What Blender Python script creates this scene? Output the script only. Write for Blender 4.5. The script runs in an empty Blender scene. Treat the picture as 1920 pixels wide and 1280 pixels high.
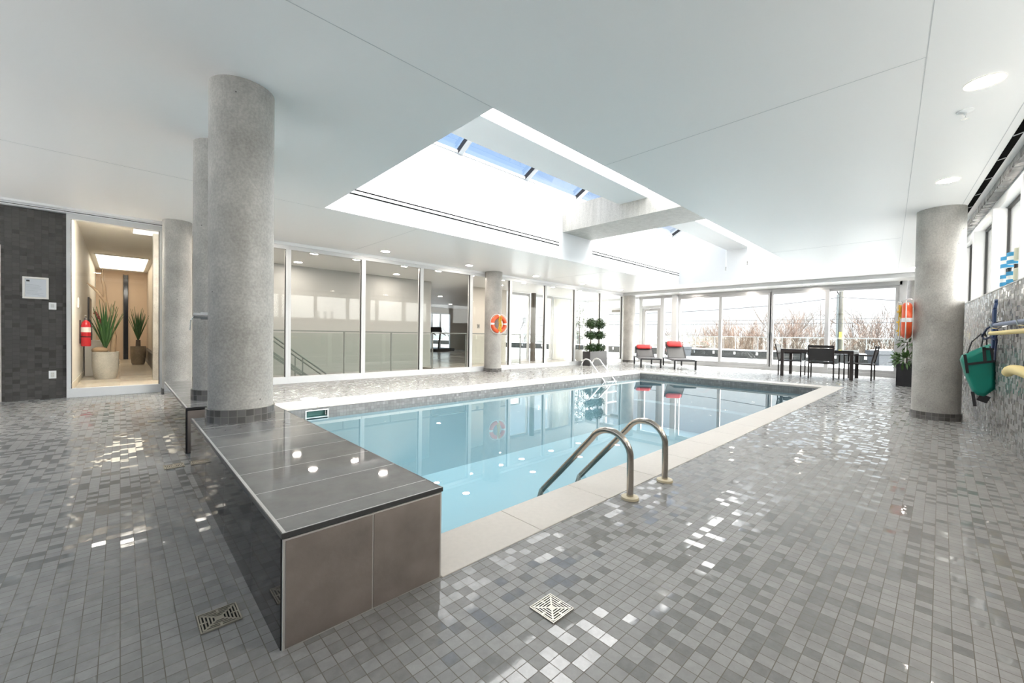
import bpy, bmesh, math, random
from mathutils import Vector, Matrix
SC = bpy.context.scene
COL = SC.collection
PI = math.pi
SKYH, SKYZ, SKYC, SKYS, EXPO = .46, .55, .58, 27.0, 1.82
random.seed(7)

# ---------------------------------------------------------------- materials
class NT:
    def __init__(s, m):
        m.use_nodes = True
        s.t = m.node_tree
        s.t.nodes.clear()
    def n(s, ty, **k):
        nd = s.t.nodes.new(ty)
        for a, v in k.items():
            setattr(nd, a, v)
        return nd
    def l(s, a, b):
        s.t.links.new(a, b)
    def math(s, op, a, b=None, c=None):
        nd = s.n('ShaderNodeMath', operation=op)
        for i, v in enumerate((a, b, c)):
            if v is None: continue
            if isinstance(v, (int, float)): nd.inputs[i].default_value = v
            else: s.l(v, nd.inputs[i])
        return nd.outputs[0]
    def vec(s, op, a, b=None, sc=None):
        nd = s.n('ShaderNodeVectorMath', operation=op)
        for i, v in enumerate((a, b)):
            if v is None: continue
            if isinstance(v, (tuple, list)): nd.inputs[i].default_value = v
            else: s.l(v, nd.inputs[i])
        if sc is not None: nd.inputs['Scale'].default_value = sc
        return nd.outputs[0]
    def mix(s, f, a, b):
        nd = s.n('ShaderNodeMix', data_type='RGBA')
        for i, v in ((0, f), (6, a), (7, b)):
            if isinstance(v, (int, float)): nd.inputs[i].default_value = v
            elif isinstance(v, (tuple, list)): nd.inputs[i].default_value = (*v[:3], 1)
            else: s.l(v, nd.inputs[i])
        return nd.outputs[2]
    def bsdf(s, **k):
        b = s.n('ShaderNodeBsdfPrincipled')
        for a, v in k.items():
            a = a.replace('_', ' ')
            if isinstance(v, (int, float)): b.inputs[a].default_value = v
            elif isinstance(v, (tuple, list)): b.inputs[a].default_value = (*v[:3], 1)
            else: s.l(v, b.inputs[a])
        o = s.n('ShaderNodeOutputMaterial')
        s.l(b.outputs[0], o.inputs[0])
        return b

MATS = {}
def mat(name, col, rough=.5, metal=0, spec=.5, noise=0, nscale=8, bump=0, bscale=60, **k):
    if name in MATS: return MATS[name]
    m = bpy.data.materials.new(name); t = NT(m)
    c = col
    if noise:
        co = t.n('ShaderNodeTexCoord').outputs['Object']
        nz = t.n('ShaderNodeTexNoise'); nz.inputs['Scale'].default_value = nscale; nz.inputs['Detail'].default_value = 6
        t.l(co, nz.inputs['Vector'])
        c = t.mix(nz.outputs[0], tuple(v*(1-noise) for v in col), tuple(min(1, v*(1+noise)) for v in col))
    b = t.bsdf(Base_Color=c, Roughness=rough, Metallic=metal, Specular_IOR_Level=spec, **k)
    if bump:
        co = t.n('ShaderNodeTexCoord').outputs['Object']
        nz = t.n('ShaderNodeTexNoise'); nz.inputs['Scale'].default_value = bscale; nz.inputs['Detail'].default_value = 4
        t.l(co, nz.inputs['Vector'])
        bp = t.n('ShaderNodeBump'); bp.inputs['Strength'].default_value = bump; bp.inputs['Distance'].default_value = .01
        t.l(nz.outputs[0], bp.inputs['Height']); t.l(bp.outputs[0], b.inputs['Normal'])
    MATS[name] = m
    return m

def grid(name, base, var, grout, pu, pv, axes='xy', gw=.003, ou=0, ov=0, tilt=.02, r0=.08, r1=.3, spec=.5, jit=0.0, mott=.12, msc=25, drift=0, drs=.35, bump=0, pol=0, pdark=.75):
    """square-set tiles: each tile gets its own tone, gloss and slight tilt"""
    m = bpy.data.materials.new(name); t = NT(m)
    co = t.n('ShaderNodeTexCoord').outputs['Object']
    sp = t.n('ShaderNodeSeparateXYZ'); t.l(co, sp.inputs[0])
    ax = {'x': 0, 'y': 1, 'z': 2}
    u = t.math('MULTIPLY_ADD', sp.outputs[ax[axes[0]]], 1/pu, ou/pu)
    v = t.math('MULTIPLY_ADD', sp.outputs[ax[axes[1]]], 1/pv, ov/pv)
    iu = t.math('FLOOR', u)
    if jit:
        w = t.n('ShaderNodeTexWhiteNoise', noise_dimensions='1D'); t.l(iu, w.inputs['W'])
        v = t.math('MULTIPLY_ADD', t.math('FLOOR', t.math('MULTIPLY', w.outputs['Value'], 3.99)), jit, v)
    iv = t.math('FLOOR', v)
    fu = t.math('ABSOLUTE', t.math('SUBTRACT', t.math('FRACT', u), .5))
    fv = t.math('ABSOLUTE', t.math('SUBTRACT', t.math('FRACT', v), .5))
    gu = t.math('GREATER_THAN', fu, .5 - gw/pu/2)
    gv = t.math('GREATER_THAN', fv, .5 - gw/pv/2)
    g = t.math('MAXIMUM', gu, gv)
    cb = t.n('ShaderNodeCombineXYZ'); t.l(iu, cb.inputs[0]); t.l(iv, cb.inputs[1])
    wn = t.n('ShaderNodeTexWhiteNoise', noise_dimensions='3D'); t.l(cb.outputs[0], wn.inputs['Vector'])
    wc = t.n('ShaderNodeSeparateColor'); t.l(wn.outputs['Color'], wc.inputs[0])
    lo = tuple(c*(1-var) for c in base); hi = tuple(min(1, c*(1+var)) for c in base)
    c = t.mix(wc.outputs[0], lo, hi)
    nz = t.n('ShaderNodeTexNoise'); nz.inputs['Scale'].default_value = msc; nz.inputs['Detail'].default_value = 5; nz.inputs['Roughness'].default_value = .65
    t.l(co, nz.inputs['Vector'])
    mm = t.n('ShaderNodeMapRange'); mm.inputs[1].default_value = .3; mm.inputs[2].default_value = .7
    mm.inputs[3].default_value = 1-mott; mm.inputs[4].default_value = 1+mott
    t.l(nz.outputs[0], mm.inputs[0])
    if pol:
        c = t.mix(t.math('LESS_THAN', wc.outputs[1], pol), c, tuple(v*pdark for v in base))
    c = t.vec('MULTIPLY', c, None)
    vm = c.node; cx = t.n('ShaderNodeCombineXYZ')
    for i in range(3): t.l(mm.outputs[0], cx.inputs[i])
    t.l(cx.outputs[0], vm.inputs[1])
    c = t.mix(g, c, grout)
    rr = t.math('MULTIPLY_ADD', wc.outputs[1], r1-r0, r0)
    if pol:
        isp = t.math('LESS_THAN', wc.outputs[1], pol)
        rr = t.math('MULTIPLY_ADD', isp, r0-r1, r1)
    rr = t.math('MAXIMUM', rr, t.math('MULTIPLY', g, .7))
    geo = t.n('ShaderNodeNewGeometry').outputs['Normal']
    d = t.vec('SCALE', t.vec('SUBTRACT', wn.outputs['Color'], (.5, .5, .5)), sc=tilt*2)
    if drift:
        n2 = t.n('ShaderNodeTexNoise'); n2.inputs['Scale'].default_value = drs; n2.inputs['Detail'].default_value = 1
        t.l(co, n2.inputs['Vector'])
        d = t.vec('ADD', d, t.vec('SCALE', t.vec('SUBTRACT', n2.outputs['Color'], (.5, .5, .5)), sc=drift))
    nn = t.vec('NORMALIZE', t.vec('ADD', geo, d))
    if bump:
        bp = t.n('ShaderNodeBump'); bp.inputs['Strength'].default_value = bump; bp.inputs['Distance'].default_value = .002
        t.l(nz.outputs[0], bp.inputs['Height']); t.l(nn, bp.inputs['Normal']); nn = bp.outputs[0]
    t.bsdf(Base_Color=c, Roughness=rr, Specular_IOR_Level=spec, Normal=nn)
    return m

def glass(name, tint=(.95, .98, .97), ior=1.5, mult=1.0, tw=1.0):
    m = bpy.data.materials.new(name); t = NT(m)
    tr = t.n('ShaderNodeBsdfTransparent'); tr.inputs[0].default_value = (*tint, 1)
    gl = t.n('ShaderNodeBsdfGlossy'); gl.inputs['Roughness'].default_value = 0.0
    g = t.n('ShaderNodeNewGeometry')
    dt = t.n('ShaderNodeVectorMath', operation='DOT_PRODUCT'); t.l(g.outputs['Normal'], dt.inputs[0]); t.l(g.outputs['Incoming'], dt.inputs[1])
    c = t.math('SUBTRACT', 1.0, t.math('ABSOLUTE', dt.outputs['Value']))
    f0 = ((ior-1)/(ior+1))**2*mult
    f = t.math('MINIMUM', t.math('MULTIPLY_ADD', t.math('POWER', c, 5.0), 1-f0, f0), 1.0)
    mx = t.n('ShaderNodeMixShader'); t.l(f, mx.inputs[0]); t.l(tr.outputs[0], mx.inputs[1]); t.l(gl.outputs[0], mx.inputs[2])
    o = t.n('ShaderNodeOutputMaterial'); t.l(mx.outputs[0], o.inputs[0])
    return m

def emit(name, col, s):
    m = bpy.data.materials.new(name); t = NT(m)
    e = t.n('ShaderNodeEmission'); e.inputs[0].default_value = (*col, 1); e.inputs[1].default_value = s
    o = t.n('ShaderNodeOutputMaterial'); t.l(e.outputs[0], o.inputs[0])
    return m

def concrete(name, a, b, sc=3.0, streak=0):
    m = bpy.data.materials.new(name); t = NT(m)
    co = t.n('ShaderNodeTexCoord').outputs['Object']
    if streak:
        mp = t.n('ShaderNodeMapping'); mp.inputs['Scale'].default_value = (6, 6, .6); t.l(co, mp.inputs[0]); co2 = mp.outputs[0]
    else: co2 = co
    n1 = t.n('ShaderNodeTexNoise'); n1.inputs['Scale'].default_value = sc; n1.inputs['Detail'].default_value = 9; n1.inputs['Roughness'].default_value = .68
    t.l(co2, n1.inputs['Vector'])
    mr = t.n('ShaderNodeMapRange'); mr.inputs[1].default_value = .3; mr.inputs[2].default_value = .7; t.l(n1.outputs[0], mr.inputs[0])
    c = t.mix(mr.outputs[0], a, b)
    n2 = t.n('ShaderNodeTexNoise'); n2.inputs['Scale'].default_value = 70; n2.inputs['Detail'].default_value = 3; t.l(co, n2.inputs['Vector'])
    m2 = t.n('ShaderNodeMapRange'); m2.inputs[1].default_value = .35; m2.inputs[2].default_value = .65; m2.inputs[3].default_value = .88; m2.inputs[4].default_value = 1.08
    t.l(n2.outputs[0], m2.inputs[0])
    cx = t.n('ShaderNodeCombineXYZ')
    for i in range(3): t.l(m2.outputs[0], cx.inputs[i])
    vm = t.n('ShaderNodeVectorMath', operation='MULTIPLY'); t.l(c, vm.inputs[0]); t.l(cx.outputs[0], vm.inputs[1])
    # small air holes
    vo = t.n('ShaderNodeTexVoronoi'); vo.inputs['Scale'].default_value = 9; t.l(co, vo.inputs['Vector'])
    pit = t.math('LESS_THAN', vo.outputs['Distance'], .045)
    cc = t.mix(pit, vm.outputs[0], tuple(v*.3 for v in a))
    bp = t.n('ShaderNodeBump'); bp.inputs['Strength'].default_value = .12; bp.inputs['Distance'].default_value = .01
    t.l(n2.outputs[0], bp.inputs['Height'])
    t.bsdf(Base_Color=cc, Roughness=.42, Specular_IOR_Level=.35, Normal=bp.outputs[0])
    return m

WHITE = mat('white_paint', (.86, .87, .875), .5)
CEIL = mat('ceiling_satin', (.92, .912, .905), .36, spec=.18)
SEAM = mat('seam_shadow', (.60, .61, .62), .6)
ALU = mat('aluminium', (.50, .50, .505), .38, metal=.5)
FRAMEW = mat('pale_frame', (.66, .67, .68), .42)
DARK = mat('black_metal', (.018, .018, .02), .4)
VOID = mat('matt_black', (.004, .004, .004), 1, spec=.05)
STEEL = mat('brushed_steel', (.50, .45, .39), .24, metal=1)
STEELB = mat('bright_steel', (.72, .73, .73), .2, metal=1)
CHROME = mat('chrome', (.8, .82, .83), .08, metal=1)
BROWNMET = mat('umber_metal', (.035, .027, .025), .38, metal=.3)
SLING = mat('charcoal_sling', (.030, .029, .030), .6, bump=.3, bscale=400)
SLINGG = mat('grey_sling', (.085, .083, .083), .6, bump=.3, bscale=400)
RED = mat('red_fabric', (.52, .035, .035), .7, noise=.15, nscale=30)
COPE = mat('coping_stone', (.64, .595, .54), .5, noise=.07, nscale=40)
CREAM = mat('cream_plastic', (.72, .63, .44), .4)
POOLP = mat("pool_plaster", (.178, .292, .338), .6)
PGLASS = glass('window_glass', (.97, .985, .98), 1.5, 1.3)
LGLASS = glass('partition_glass', (.93, .93, .925), 1.5, .28)
RGLASS = glass('railing_glass', (.93, .96, .95), 1.5)
SGLASS = glass('skylight_glass', (.50, .51, .52), 1.5)
WATER = glass('pool_water', (.93, .98, .985), 1.33, 1.25)
FLOOR = grid('floor_mosaic', (.272, .27, .263), .10, (.14, .125, .105), .0475, .0475, 'xy', gw=.0026, tilt=.022, r0=.035, r1=.46, spec=.55, mott=.12, drift=.010, bump=.07, pol=.34, pdark=.91)
WALLT = grid('wall_mosaic', (.27, .268, .262), .14, (.11, .10, .085), .047, .047, 'xz', gw=.0026, tilt=.05, r0=.07, r1=.34, spec=.6, jit=.33, drift=.02, bump=.2, pol=.5, pdark=.88)
DARKT = grid('dark_wall_mosaic', (.070, .066, .062), .24, (.035, .032, .03), .066, .055, 'xz', gw=.003, tilt=.012, r0=.2, r1=.5, jit=.25)
LINTELT = grid('lintel_mosaic', (.155, .152, .148), .25, (.05, .047, .043), .047, .094, 'xz', gw=.0028, tilt=.06, r0=.06, r1=.28, spec=.6)
BASET = grid('base_mosaic', (.13, .126, .122), .3, (.28, .26, .24), .05, .045, 'xz', gw=.003, tilt=.02, r0=.1, r1=.3)
POOLT = grid('waterline_mosaic', (.20, .20, .20), .18, (.10, .10, .10), .046, .046, 'xz', gw=.003, tilt=.02, r0=.1, r1=.3)
POOLTY = grid('waterline_mosaic_end', (.20, .20, .20), .18, (.10, .10, .10), .046, .046, 'yz', gw=.003, tilt=.02, r0=.1, r1=.3)
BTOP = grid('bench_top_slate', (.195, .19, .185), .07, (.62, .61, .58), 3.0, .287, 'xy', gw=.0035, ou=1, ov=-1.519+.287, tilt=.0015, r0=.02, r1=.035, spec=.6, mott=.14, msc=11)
BSIDE = grid('bench_shaded_slate', (.028, .026, .025), .12, (.13, .125, .12), .574, 3.0, 'yz', gw=.003, ou=-1.519+.287, ov=1, tilt=.0015, r0=.04, r1=.06, spec=.2, mott=.12, msc=16)  # unlit side of the bench, its shade put into a darker colour
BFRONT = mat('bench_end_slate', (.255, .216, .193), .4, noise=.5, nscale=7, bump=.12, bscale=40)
GROUTW = mat('pale_grout', (.62, .60, .57), .6)
CONC = concrete('column_concrete', (.30, .288, .268), (.49, .475, .447), 2.2)
CONCB = concrete('beam_concrete', (.42, .40, .365), (.58, .56, .52), 1.5, streak=1)
SNOW = mat('snow', (.88, .9, .93), .8, noise=.03, nscale=1.5)
TSNOW = mat('terrace_snow', (.23, .24, .25), .8, noise=.06, nscale=1.2)  # terrace snow, darkened so less light bounces onto the far ceiling
LENS = emit('lamp_lens', (1, .90, .80), 70)

# ---------------------------------------------------------------- mesh builder
class MB:
    def __init__(s): s.bm = bmesh.new()
    def box(s, a, b):
        v = [s.bm.verts.new((x, y, z)) for x in (a[0], b[0]) for y in (a[1], b[1]) for z in (a[2], b[2])]
        for f in ((0, 1, 3, 2), (4, 6, 7, 5), (0, 4, 5, 1), (2, 3, 7, 6), (0, 2, 6, 4), (1, 5, 7, 3)):
            s.bm.faces.new([v[i] for i in f])
        return s
    def bar(s, p, q, w, h, up=(0, 0, 1)):
        """rectangular bar between two points"""
        p = Vector(p); q = Vector(q); d = (q-p).normalized(); up = Vector(up)
        if abs(d.dot(up)) > .99: up = Vector((1, 0, 0))
        sx = d.cross(up).normalized(); sz = sx.cross(d)
        vs = []
        for c in (p, q):
            for i, j in ((-1, -1), (1, -1), (1, 1), (-1, 1)):
                vs.append(s.bm.verts.new(c + sx*i*w/2 + sz*j*h/2))
        for f in ((3, 2, 1, 0), (4, 5, 6, 7), (0, 1, 5, 4), (1, 2, 6, 5), (2, 3, 7, 6), (3, 0, 4, 7)):
            s.bm.faces.new([vs[i] for i in f])
        return s
    def tube(s, pts, r, n=10, closed=False, cap=True):
        pts = [Vector(p) for p in pts]; N = len(pts); rs = r if isinstance(r, (list, tuple)) else [r]*N
        rings = []; prev = None
        for i, p in enumerate(pts):
            if closed: d = (pts[(i+1) % N]-pts[i-1])
            else: d = pts[min(i+1, N-1)]-pts[max(i-1, 0)]
            d = d.normalized() if d.length > 1e-9 else Vector((0, 0, 1))
            if prev is None:
                a = Vector((0, 0, 1)) if abs(d.z) < .9 else Vector((1, 0, 0))
                e = d.cross(a).normalized()
            else:
                e = (prev - d*prev.dot(d)); e = e.normalized() if e.length > 1e-6 else d.orthogonal().normalized()
            prev = e; f = d.cross(e)
            rings.append([s.bm.verts.new(p + (e*math.cos(2*PI*k/n)+f*math.sin(2*PI*k/n))*rs[i]) for k in range(n)])
        for i in range(N if closed else N-1):
            A = rings[i]; B = rings[(i+1) % N]
            for k in range(n): s.bm.faces.new((A[k], A[(k+1) % n], B[(k+1) % n], B[k]))
        if not closed and cap:
            s.bm.faces.new(rings[0][::-1]); s.bm.faces.new(rings[-1])
        return s
    def cyl(s, p, q, r, n=24, r2=None): return s.tube([p, q], [r, r if r2 is None else r2], n)
    def lathe(s, prof, n=24, c=(0, 0, 0)):
        rings = []
        for r, z in prof:
            rings.append([s.bm.verts.new((c[0]+r*math.cos(2*PI*k/n), c[1]+r*math.sin(2*PI*k/n), c[2]+z)) for k in range(n)] if r > 1e-6 else [s.bm.verts.new((c[0], c[1], c[2]+z))])
        for A, B in zip(rings, rings[1:]):
            for k in range(n):
                a = [A[k % len(A)], A[(k+1) % len(A)]] if len(A) > 1 else [A[0]]
                b = [B[(k+1) % len(B)], B[k % len(B)]] if len(B) > 1 else [B[0]]
                if len(a)+len(b) > 2: s.bm.faces.new(a+b)
        return s
    def poly(s, pts):
        s.bm.faces.new([s.bm.verts.new(p) for p in pts]); return s
    def prism(s, pts, z0, z1):
        a = [s.bm.verts.new((x, y, z0)) for x, y in pts]; b = [s.bm.verts.new((x, y, z1)) for x, y in pts]; n = len(pts)
        s.bm.faces.new(a[::-1]); s.bm.faces.new(b)
        for i in range(n): s.bm.faces.new((a[i], a[(i+1) % n], b[(i+1) % n], b[i]))
        return s
    def blob(s, c, r, seg=16, rings=10):
        g = bmesh.ops.create_uvsphere(s.bm, u_segments=seg, v_segments=rings, radius=1)
        for v in g['verts']: v.co = Vector((c[0]+v.co.x*r[0], c[1]+v.co.y*r[1], c[2]+v.co.z*r[2]))
        return s
    def leaf(s, p, d, L, w, droop=0, up=None):
        d = Vector(d).normalized(); sd = d.cross(Vector((0, 0, 1)))
        sd = sd.normalized() if sd.length > 1e-4 else Vector((1, 0, 0))
        if up: sd = (sd + Vector(up)).normalized()
        p = Vector(p); m = p+d*L*.5+Vector((0, 0, -droop*L*.15)); e = p+d*L+Vector((0, 0, -droop*L*.6))
        v = [s.bm.verts.new(x) for x in (p, m+sd*w/2, e, m-sd*w/2)]
        s.bm.faces.new(v); return s
    def build(s, name, m=None, parent=None, M=None, smooth=None, bevel=0, seg=2):
        bm = s.bm
        bmesh.ops.recalc_face_normals(bm, faces=bm.faces)
        me = bpy.data.meshes.new(name)
        bm.to_mesh(me); bm.free()
        o = bpy.data.objects.new(name, me); COL.objects.link(o)
        if m: me.materials.append(m)
        if smooth is not None:
            for p in me.polygons: p.use_smooth = True
            me.set_sharp_from_angle(angle=math.radians(smooth))
        if bevel:
            b = o.modifiers.new('bevel', 'BEVEL'); b.width = bevel; b.segments = seg; b.limit_method = 'ANGLE'; b.angle_limit = math.radians(40)
        if parent: o.parent = parent
        if M is not None: o.matrix_world = M if not parent else parent.matrix_world @ M
        return o

def tag(o, label, cat, group=None):
    o['label'] = label; o['category'] = cat
    if group: o['group'] = group
    return o
def thing(name, label, cat, loc=(0, 0, 0), rz=0, group=None):
    o = bpy.data.objects.new(name, None); COL.objects.link(o); o.empty_display_size = .1
    o.location = loc; o.rotation_euler = (0, 0, rz)
    return tag(o, label, cat, group)
def struct(o, label=None, cat=None):
    o['kind'] = 'structure'
    if label: o['label'] = label
    if cat: o['category'] = cat
    return o
def sroot(name, label=None, cat=None, M=None):
    o = bpy.data.objects.new(name, None); COL.objects.link(o)
    if M is not None: o.matrix_world = M
    return struct(o, label, cat)
def dup(root, loc, rz, label, group=None):
    r = root.copy(); COL.objects.link(r); r.location = loc; r.rotation_euler = (0, 0, rz); r['label'] = label
    if group: r['group'] = group
    for ch in list(root.children):
        c = ch.copy(); COL.objects.link(c); c.parent = r
        for g in list(ch.children):
            d = g.copy(); COL.objects.link(d); d.parent = c
    return r

# ---------------------------------------------------------------- camera (level room: x runs along the pool, y across it)
cam = bpy.data.cameras.new('camera'); co = bpy.data.objects.new('camera', cam); COL.objects.link(co)
yaw, pit, rol = math.radians(46.2982), math.radians(-.9176), math.radians(.8624)
f = Vector((math.cos(pit)*math.cos(yaw), math.cos(pit)*math.sin(yaw), math.sin(pit)))
r = Vector((math.sin(yaw), -math.cos(yaw), 0)); u = r.cross(f)
r2 = r*math.cos(rol)+u*math.sin(rol); u2 = -r*math.sin(rol)+u*math.cos(rol)
R = Matrix((r2, u2, -f)).transposed().to_4x4()
co.matrix_world = Matrix.Translation((0, 0, 1.0)) @ R
cam.sensor_width = 36; cam.lens = 36*769.04/1920; cam.clip_start = .02; cam.clip_end = 600
SC.camera = co

H = 2.7                      # ceiling
GY = 8.63                    # plane of the long glass partition
FX = 15.15                   # plane of the sliding doors
PX0, PX1, PY0, PY1 = .955, 10.65, 1.705, 5.87     # pool water
CX1, CY0, CY1 = 11.05, 1.392, 6.36                # outer coping
SX0, SX1, SY0, SY1 = 2.02, 13.03, 2.36, 5.88      # skylight well
WM = Matrix.Translation((5.426, -.497, 0)) @ Matrix.Rotation(math.atan2(.273, 3.578), 4, 'Z')   # window wall: local x along it, y into the room

# ---------------------------------------------------------------- floor, pool
fl = MB()
fl.prism([(-3.2, -2.2), (16, -2.2), (16, CY0), (-3.2, CY0)], -.12, 0)
fl.prism([(-3.2, CY0), (PX0-.001, CY0), (PX0-.001, 5.9), (.7, 5.9), (.7, CY1), (-3.2, CY1)], -.12, 0)
fl.prism([(CX1, CY0), (16, CY0), (16, CY1), (CX1, CY1)], -.12, 0)
fl.prism([(-3.2, CY1), (16, CY1), (16, 8.7), (-3.2, 8.7)], -.12, 0)
struct(fl.build('floor', FLOOR), 'grey mosaic tile pool deck', 'floor')

def ring_coping():
    m = MB(); t = -.035
    L = .62
    def strip(x0, y0, x1, y1, along):
        n = max(1, round(((x1-x0) if along == 'x' else (y1-y0))/L)); g = .0012
        for i in range(n):
            if along == 'x':
                a = x0+(x1-x0)*i/n; b = x0+(x1-x0)*(i+1)/n; m.box((a+g, y0, t), (b-g, y1, .004))
            else:
                a = y0+(y1-y0)*i/n; b = y0+(y1-y0)*(i+1)/n; m.box((x0, a+g, t), (x1, b-g, .004))
    strip(PX0, CY0, PX1, PY0, 'x'); strip(.70, PY1, PX1, CY1, 'x'); strip(PX1, CY0, CX1, CY1, 'y')
    return m
struct(ring_coping().build('trim_1', COPE, bevel=.003), 'pale cream stone coping around the pool', 'coping')
D = -1.35
b = MB(); b.box((PX0-.1, PY0-.1, D-.1), (PX1+.1, PY1+.1, D))
b.box((PX0-.1, PY0-.1, D), (PX1+.1, PY0, -.19)); b.box((PX0-.1, PY1, D), (PX1+.1, PY1+.1, -.19))
b.box((PX1, PY0, D), (PX1+.1, PY1, -.19)); b.box((PX0-.1, PY0, D), (PX0, PY1, -.19))
b.box((PX1-.35, PY0, D), (PX1, PY1, -.75))
pool = struct(b.build('pool_basin', POOLP), 'pale blue plaster basin of the swimming pool', 'pool')
b = MB(); b.box((PX0-.1, PY0-.1, -.19), (PX1, PY0, -.036)); b.box((PX0-.1, PY1, -.19), (1.80, PY1+.1, -.036)); b.box((2.09, PY1, -.19), (PX1, PY1+.1, -.036)); b.box((1.80, PY1, -.06), (2.09, PY1+.1, -.036))
b.build('waterline_tile', POOLT, pool)
b = MB(); b.box((PX1, PY0-.1, -.19), (PX1+.1, PY1+.1, -.036)); b.box((PX0-.1, PY0, -.19), (PX0-.002, PY1, -.036))
b.build('waterline_tile', POOLTY, pool)
b = MB(); b.poly([(PX0, PY0, -.132), (PX1, PY0, -.132), (PX1, PY1, -.132), (PX0, PY1, -.132)])
o = b.build('pool_water', WATER); o['kind'] = 'stuff'; o['label'] = 'still pale blue water filling the pool'; o['category'] = 'water'
# skimmer mouth and its lid
t = thing('pool_skimmer', 'teal skimmer mouth with white rim in the waterline tiles', 'skimmer', (1.945, PY1, -.09))
b = MB(); b.box((-.14, .005, -.07), (.14, .095, -.066)); b.box((-.14, .09, -.066), (.14, .095, .03)); b.build('throat', mat('teal_shade', (.10, .25, .24), .5), t)
b = MB()
for a, c in (((-.15, -.008, -.08), (-.137, .004, .028)), ((.137, -.008, -.08), (.15, .004, .028)), ((-.137, -.008, -.08), (.137, .004, -.068)), ((-.137, -.008, .018), (.137, .004, .028))): b.box(a, c)
b.build('rim', WHITE, t)
t = thing('skimmer_lid', 'flat white skimmer lid lying on the far coping', 'lid', (2.03, 6.47, 0), .0)
b = MB(); b.lathe([(0, .016), (.10, .016), (.118, .012), (.122, .0)], 32); b.build('lid_disc', WHITE, t, smooth=40)
b = MB(); b.tube([(-.03, 0, .017), (-.02, 0, .026), (.02, 0, .026), (.03, 0, .017)], .004, 8); b.build('finger_grip', WHITE, t)

# ---------------------------------------------------------------- ceiling and skylight well
c = MB(); ct = .12
c.box((-3.2, -2.2, H), (SX0, 9.0, H+ct)); c.box((SX1, -2.2, H), (14.22, 9.0, H+ct))
c.box((SX0, -2.2, H), (SX1, SY0, H+ct)); c.box((SX0, SY1, H), (SX1, 9.0, H+ct))
ceil = struct(c.build('ceiling', CEIL), 'satin white panel ceiling with skylight opening', 'ceiling')
def seam(p, q, w=.004):
    b = MB(); b.bar((*p, H-.0006), (*q, H-.0006), w, .0016); return b.build('ceiling_seam', SEAM, ceil)
for p, q in (((-3, SY0), (SX0, SY0)), ((3.49, .1), (3.49, SY0)), ((-1.5, -.23), (14.2, .80)), ((-3, 5.93), (SX0, 5.93)), ((3.5, SY1), (3.5, 8.6)), ((9.32, .5), (9.32, SY0)), ((9.3, SY1), (9.3, 8.6))): seam(p, q)
b = MB(); b.box((14.2, -.6, 2.595), (14.26, 8.8, H+.1)); struct(b.build('trim_2', mat('bulkhead_paint', (.60, .61, .62), .4)), 'grey ceiling bulkhead before the sliding doors', 'bulkhead')
b = MB()
for k in range(9): b.box((14.26+.1*k+.004, -.6, 2.60), (14.26+.1*k+.096, 8.9, 2.62))
b.box((14.26, -.6, 2.62), (15.3, 8.9, 2.8)); struct(b.build('trim_3', mat('soffit_slats', (.50, .49, .475), .4)), 'slatted grey soffit over the sliding doors', 'soffit')
WZ = 4.14; AP = 5.1; YM = (SY0+SY1)/2
b = MB()
b.box((SX0-.1, SY1-.006, H+.001), (SX1+.1, SY1+.1, WZ)); b.box((SX0-.1, SY0-.1, H+.001), (SX1+.1, SY0+.006, WZ))
for x0 in (SX0-.094, SX1-.006):
    b.bm.faces.ensure_lookup_table()
    vs = [(SY0, H+.001), (SY1, H+.001), (SY1, WZ), (YM, AP), (SY0, WZ)]
    A = [b.bm.verts.new((x0, y, z)) for y, z in vs]; B = [b.bm.verts.new((x0+.1, y, z)) for y, z in vs]
    b.bm.faces.new(A); b.bm.faces.new(B[::-1])
    for i in range(5): b.bm.faces.new((A[i], A[(i+1) % 5], B[(i+1) % 5], B[i]))
struct(b.build('wall_skylight', mat('well_white', (.76, .765, .77), .5)), 'bright white walls of the skylight well', 'skylight')
b = MB(); b.box((7.12, SY0, 3.30), (8.2, SY1, 3.85)); struct(b.build('trim_4', CONCB), 'rough pale concrete beam crossing the skylight', 'beam')
b = MB(); b.box((SX0, 3.845, 3.60), (7.12, 4.44, 4.9)); struct(b.build('trim_5', WHITE), 'white boxed soffit in the skylight before the concrete beam', 'soffit')
b = MB(); b.box((8.2, 3.845, 3.60), (SX1, 4.44, 4.9)); struct(b.build('trim_6', WHITE), 'white boxed soffit in the skylight behind the concrete beam', 'soffit')
# glazing: one window per bay, each with its rafter
wi = [0]
def wname():
    wi[0] += 1; return 'window_%d' % wi[0]
xs = [SX0, 2.62, 4.289, 5.954, 7.62, 9.285, 10.95, 12.5, SX1]
for i in range(8):
    x0, x1 = xs[i], xs[i+1]
    w = sroot(wname(), 'sloping skylight glazing bay', 'skylight')
    b = MB()
    if i < 7:
        for ya in (SY1, SY0): b.bar((x1, ya, WZ+.03), (x1, YM, AP+.03), .09, .10)
        b.box((x0, SY1-.02, WZ), (x1, SY1+.1, WZ+.05))
        b.build('rafter', FRAMEW, w)
        b = MB()
        for ya in (SY1, SY0): b.bar((x1-.05, ya, WZ+.035), (x1-.05, YM, AP+.035), .010, .08)
        b.build('gasket', DARK, w)
    b = MB()
    for ya in (SY1+.1, SY0-.1):
        z = WZ-.05*0+.06; b.poly([(x0, ya, z), (x1, ya, z), (x1, YM, AP+.09), (x0, YM, AP+.09)])
    b.build('pane', SGLASS, w)
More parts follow.
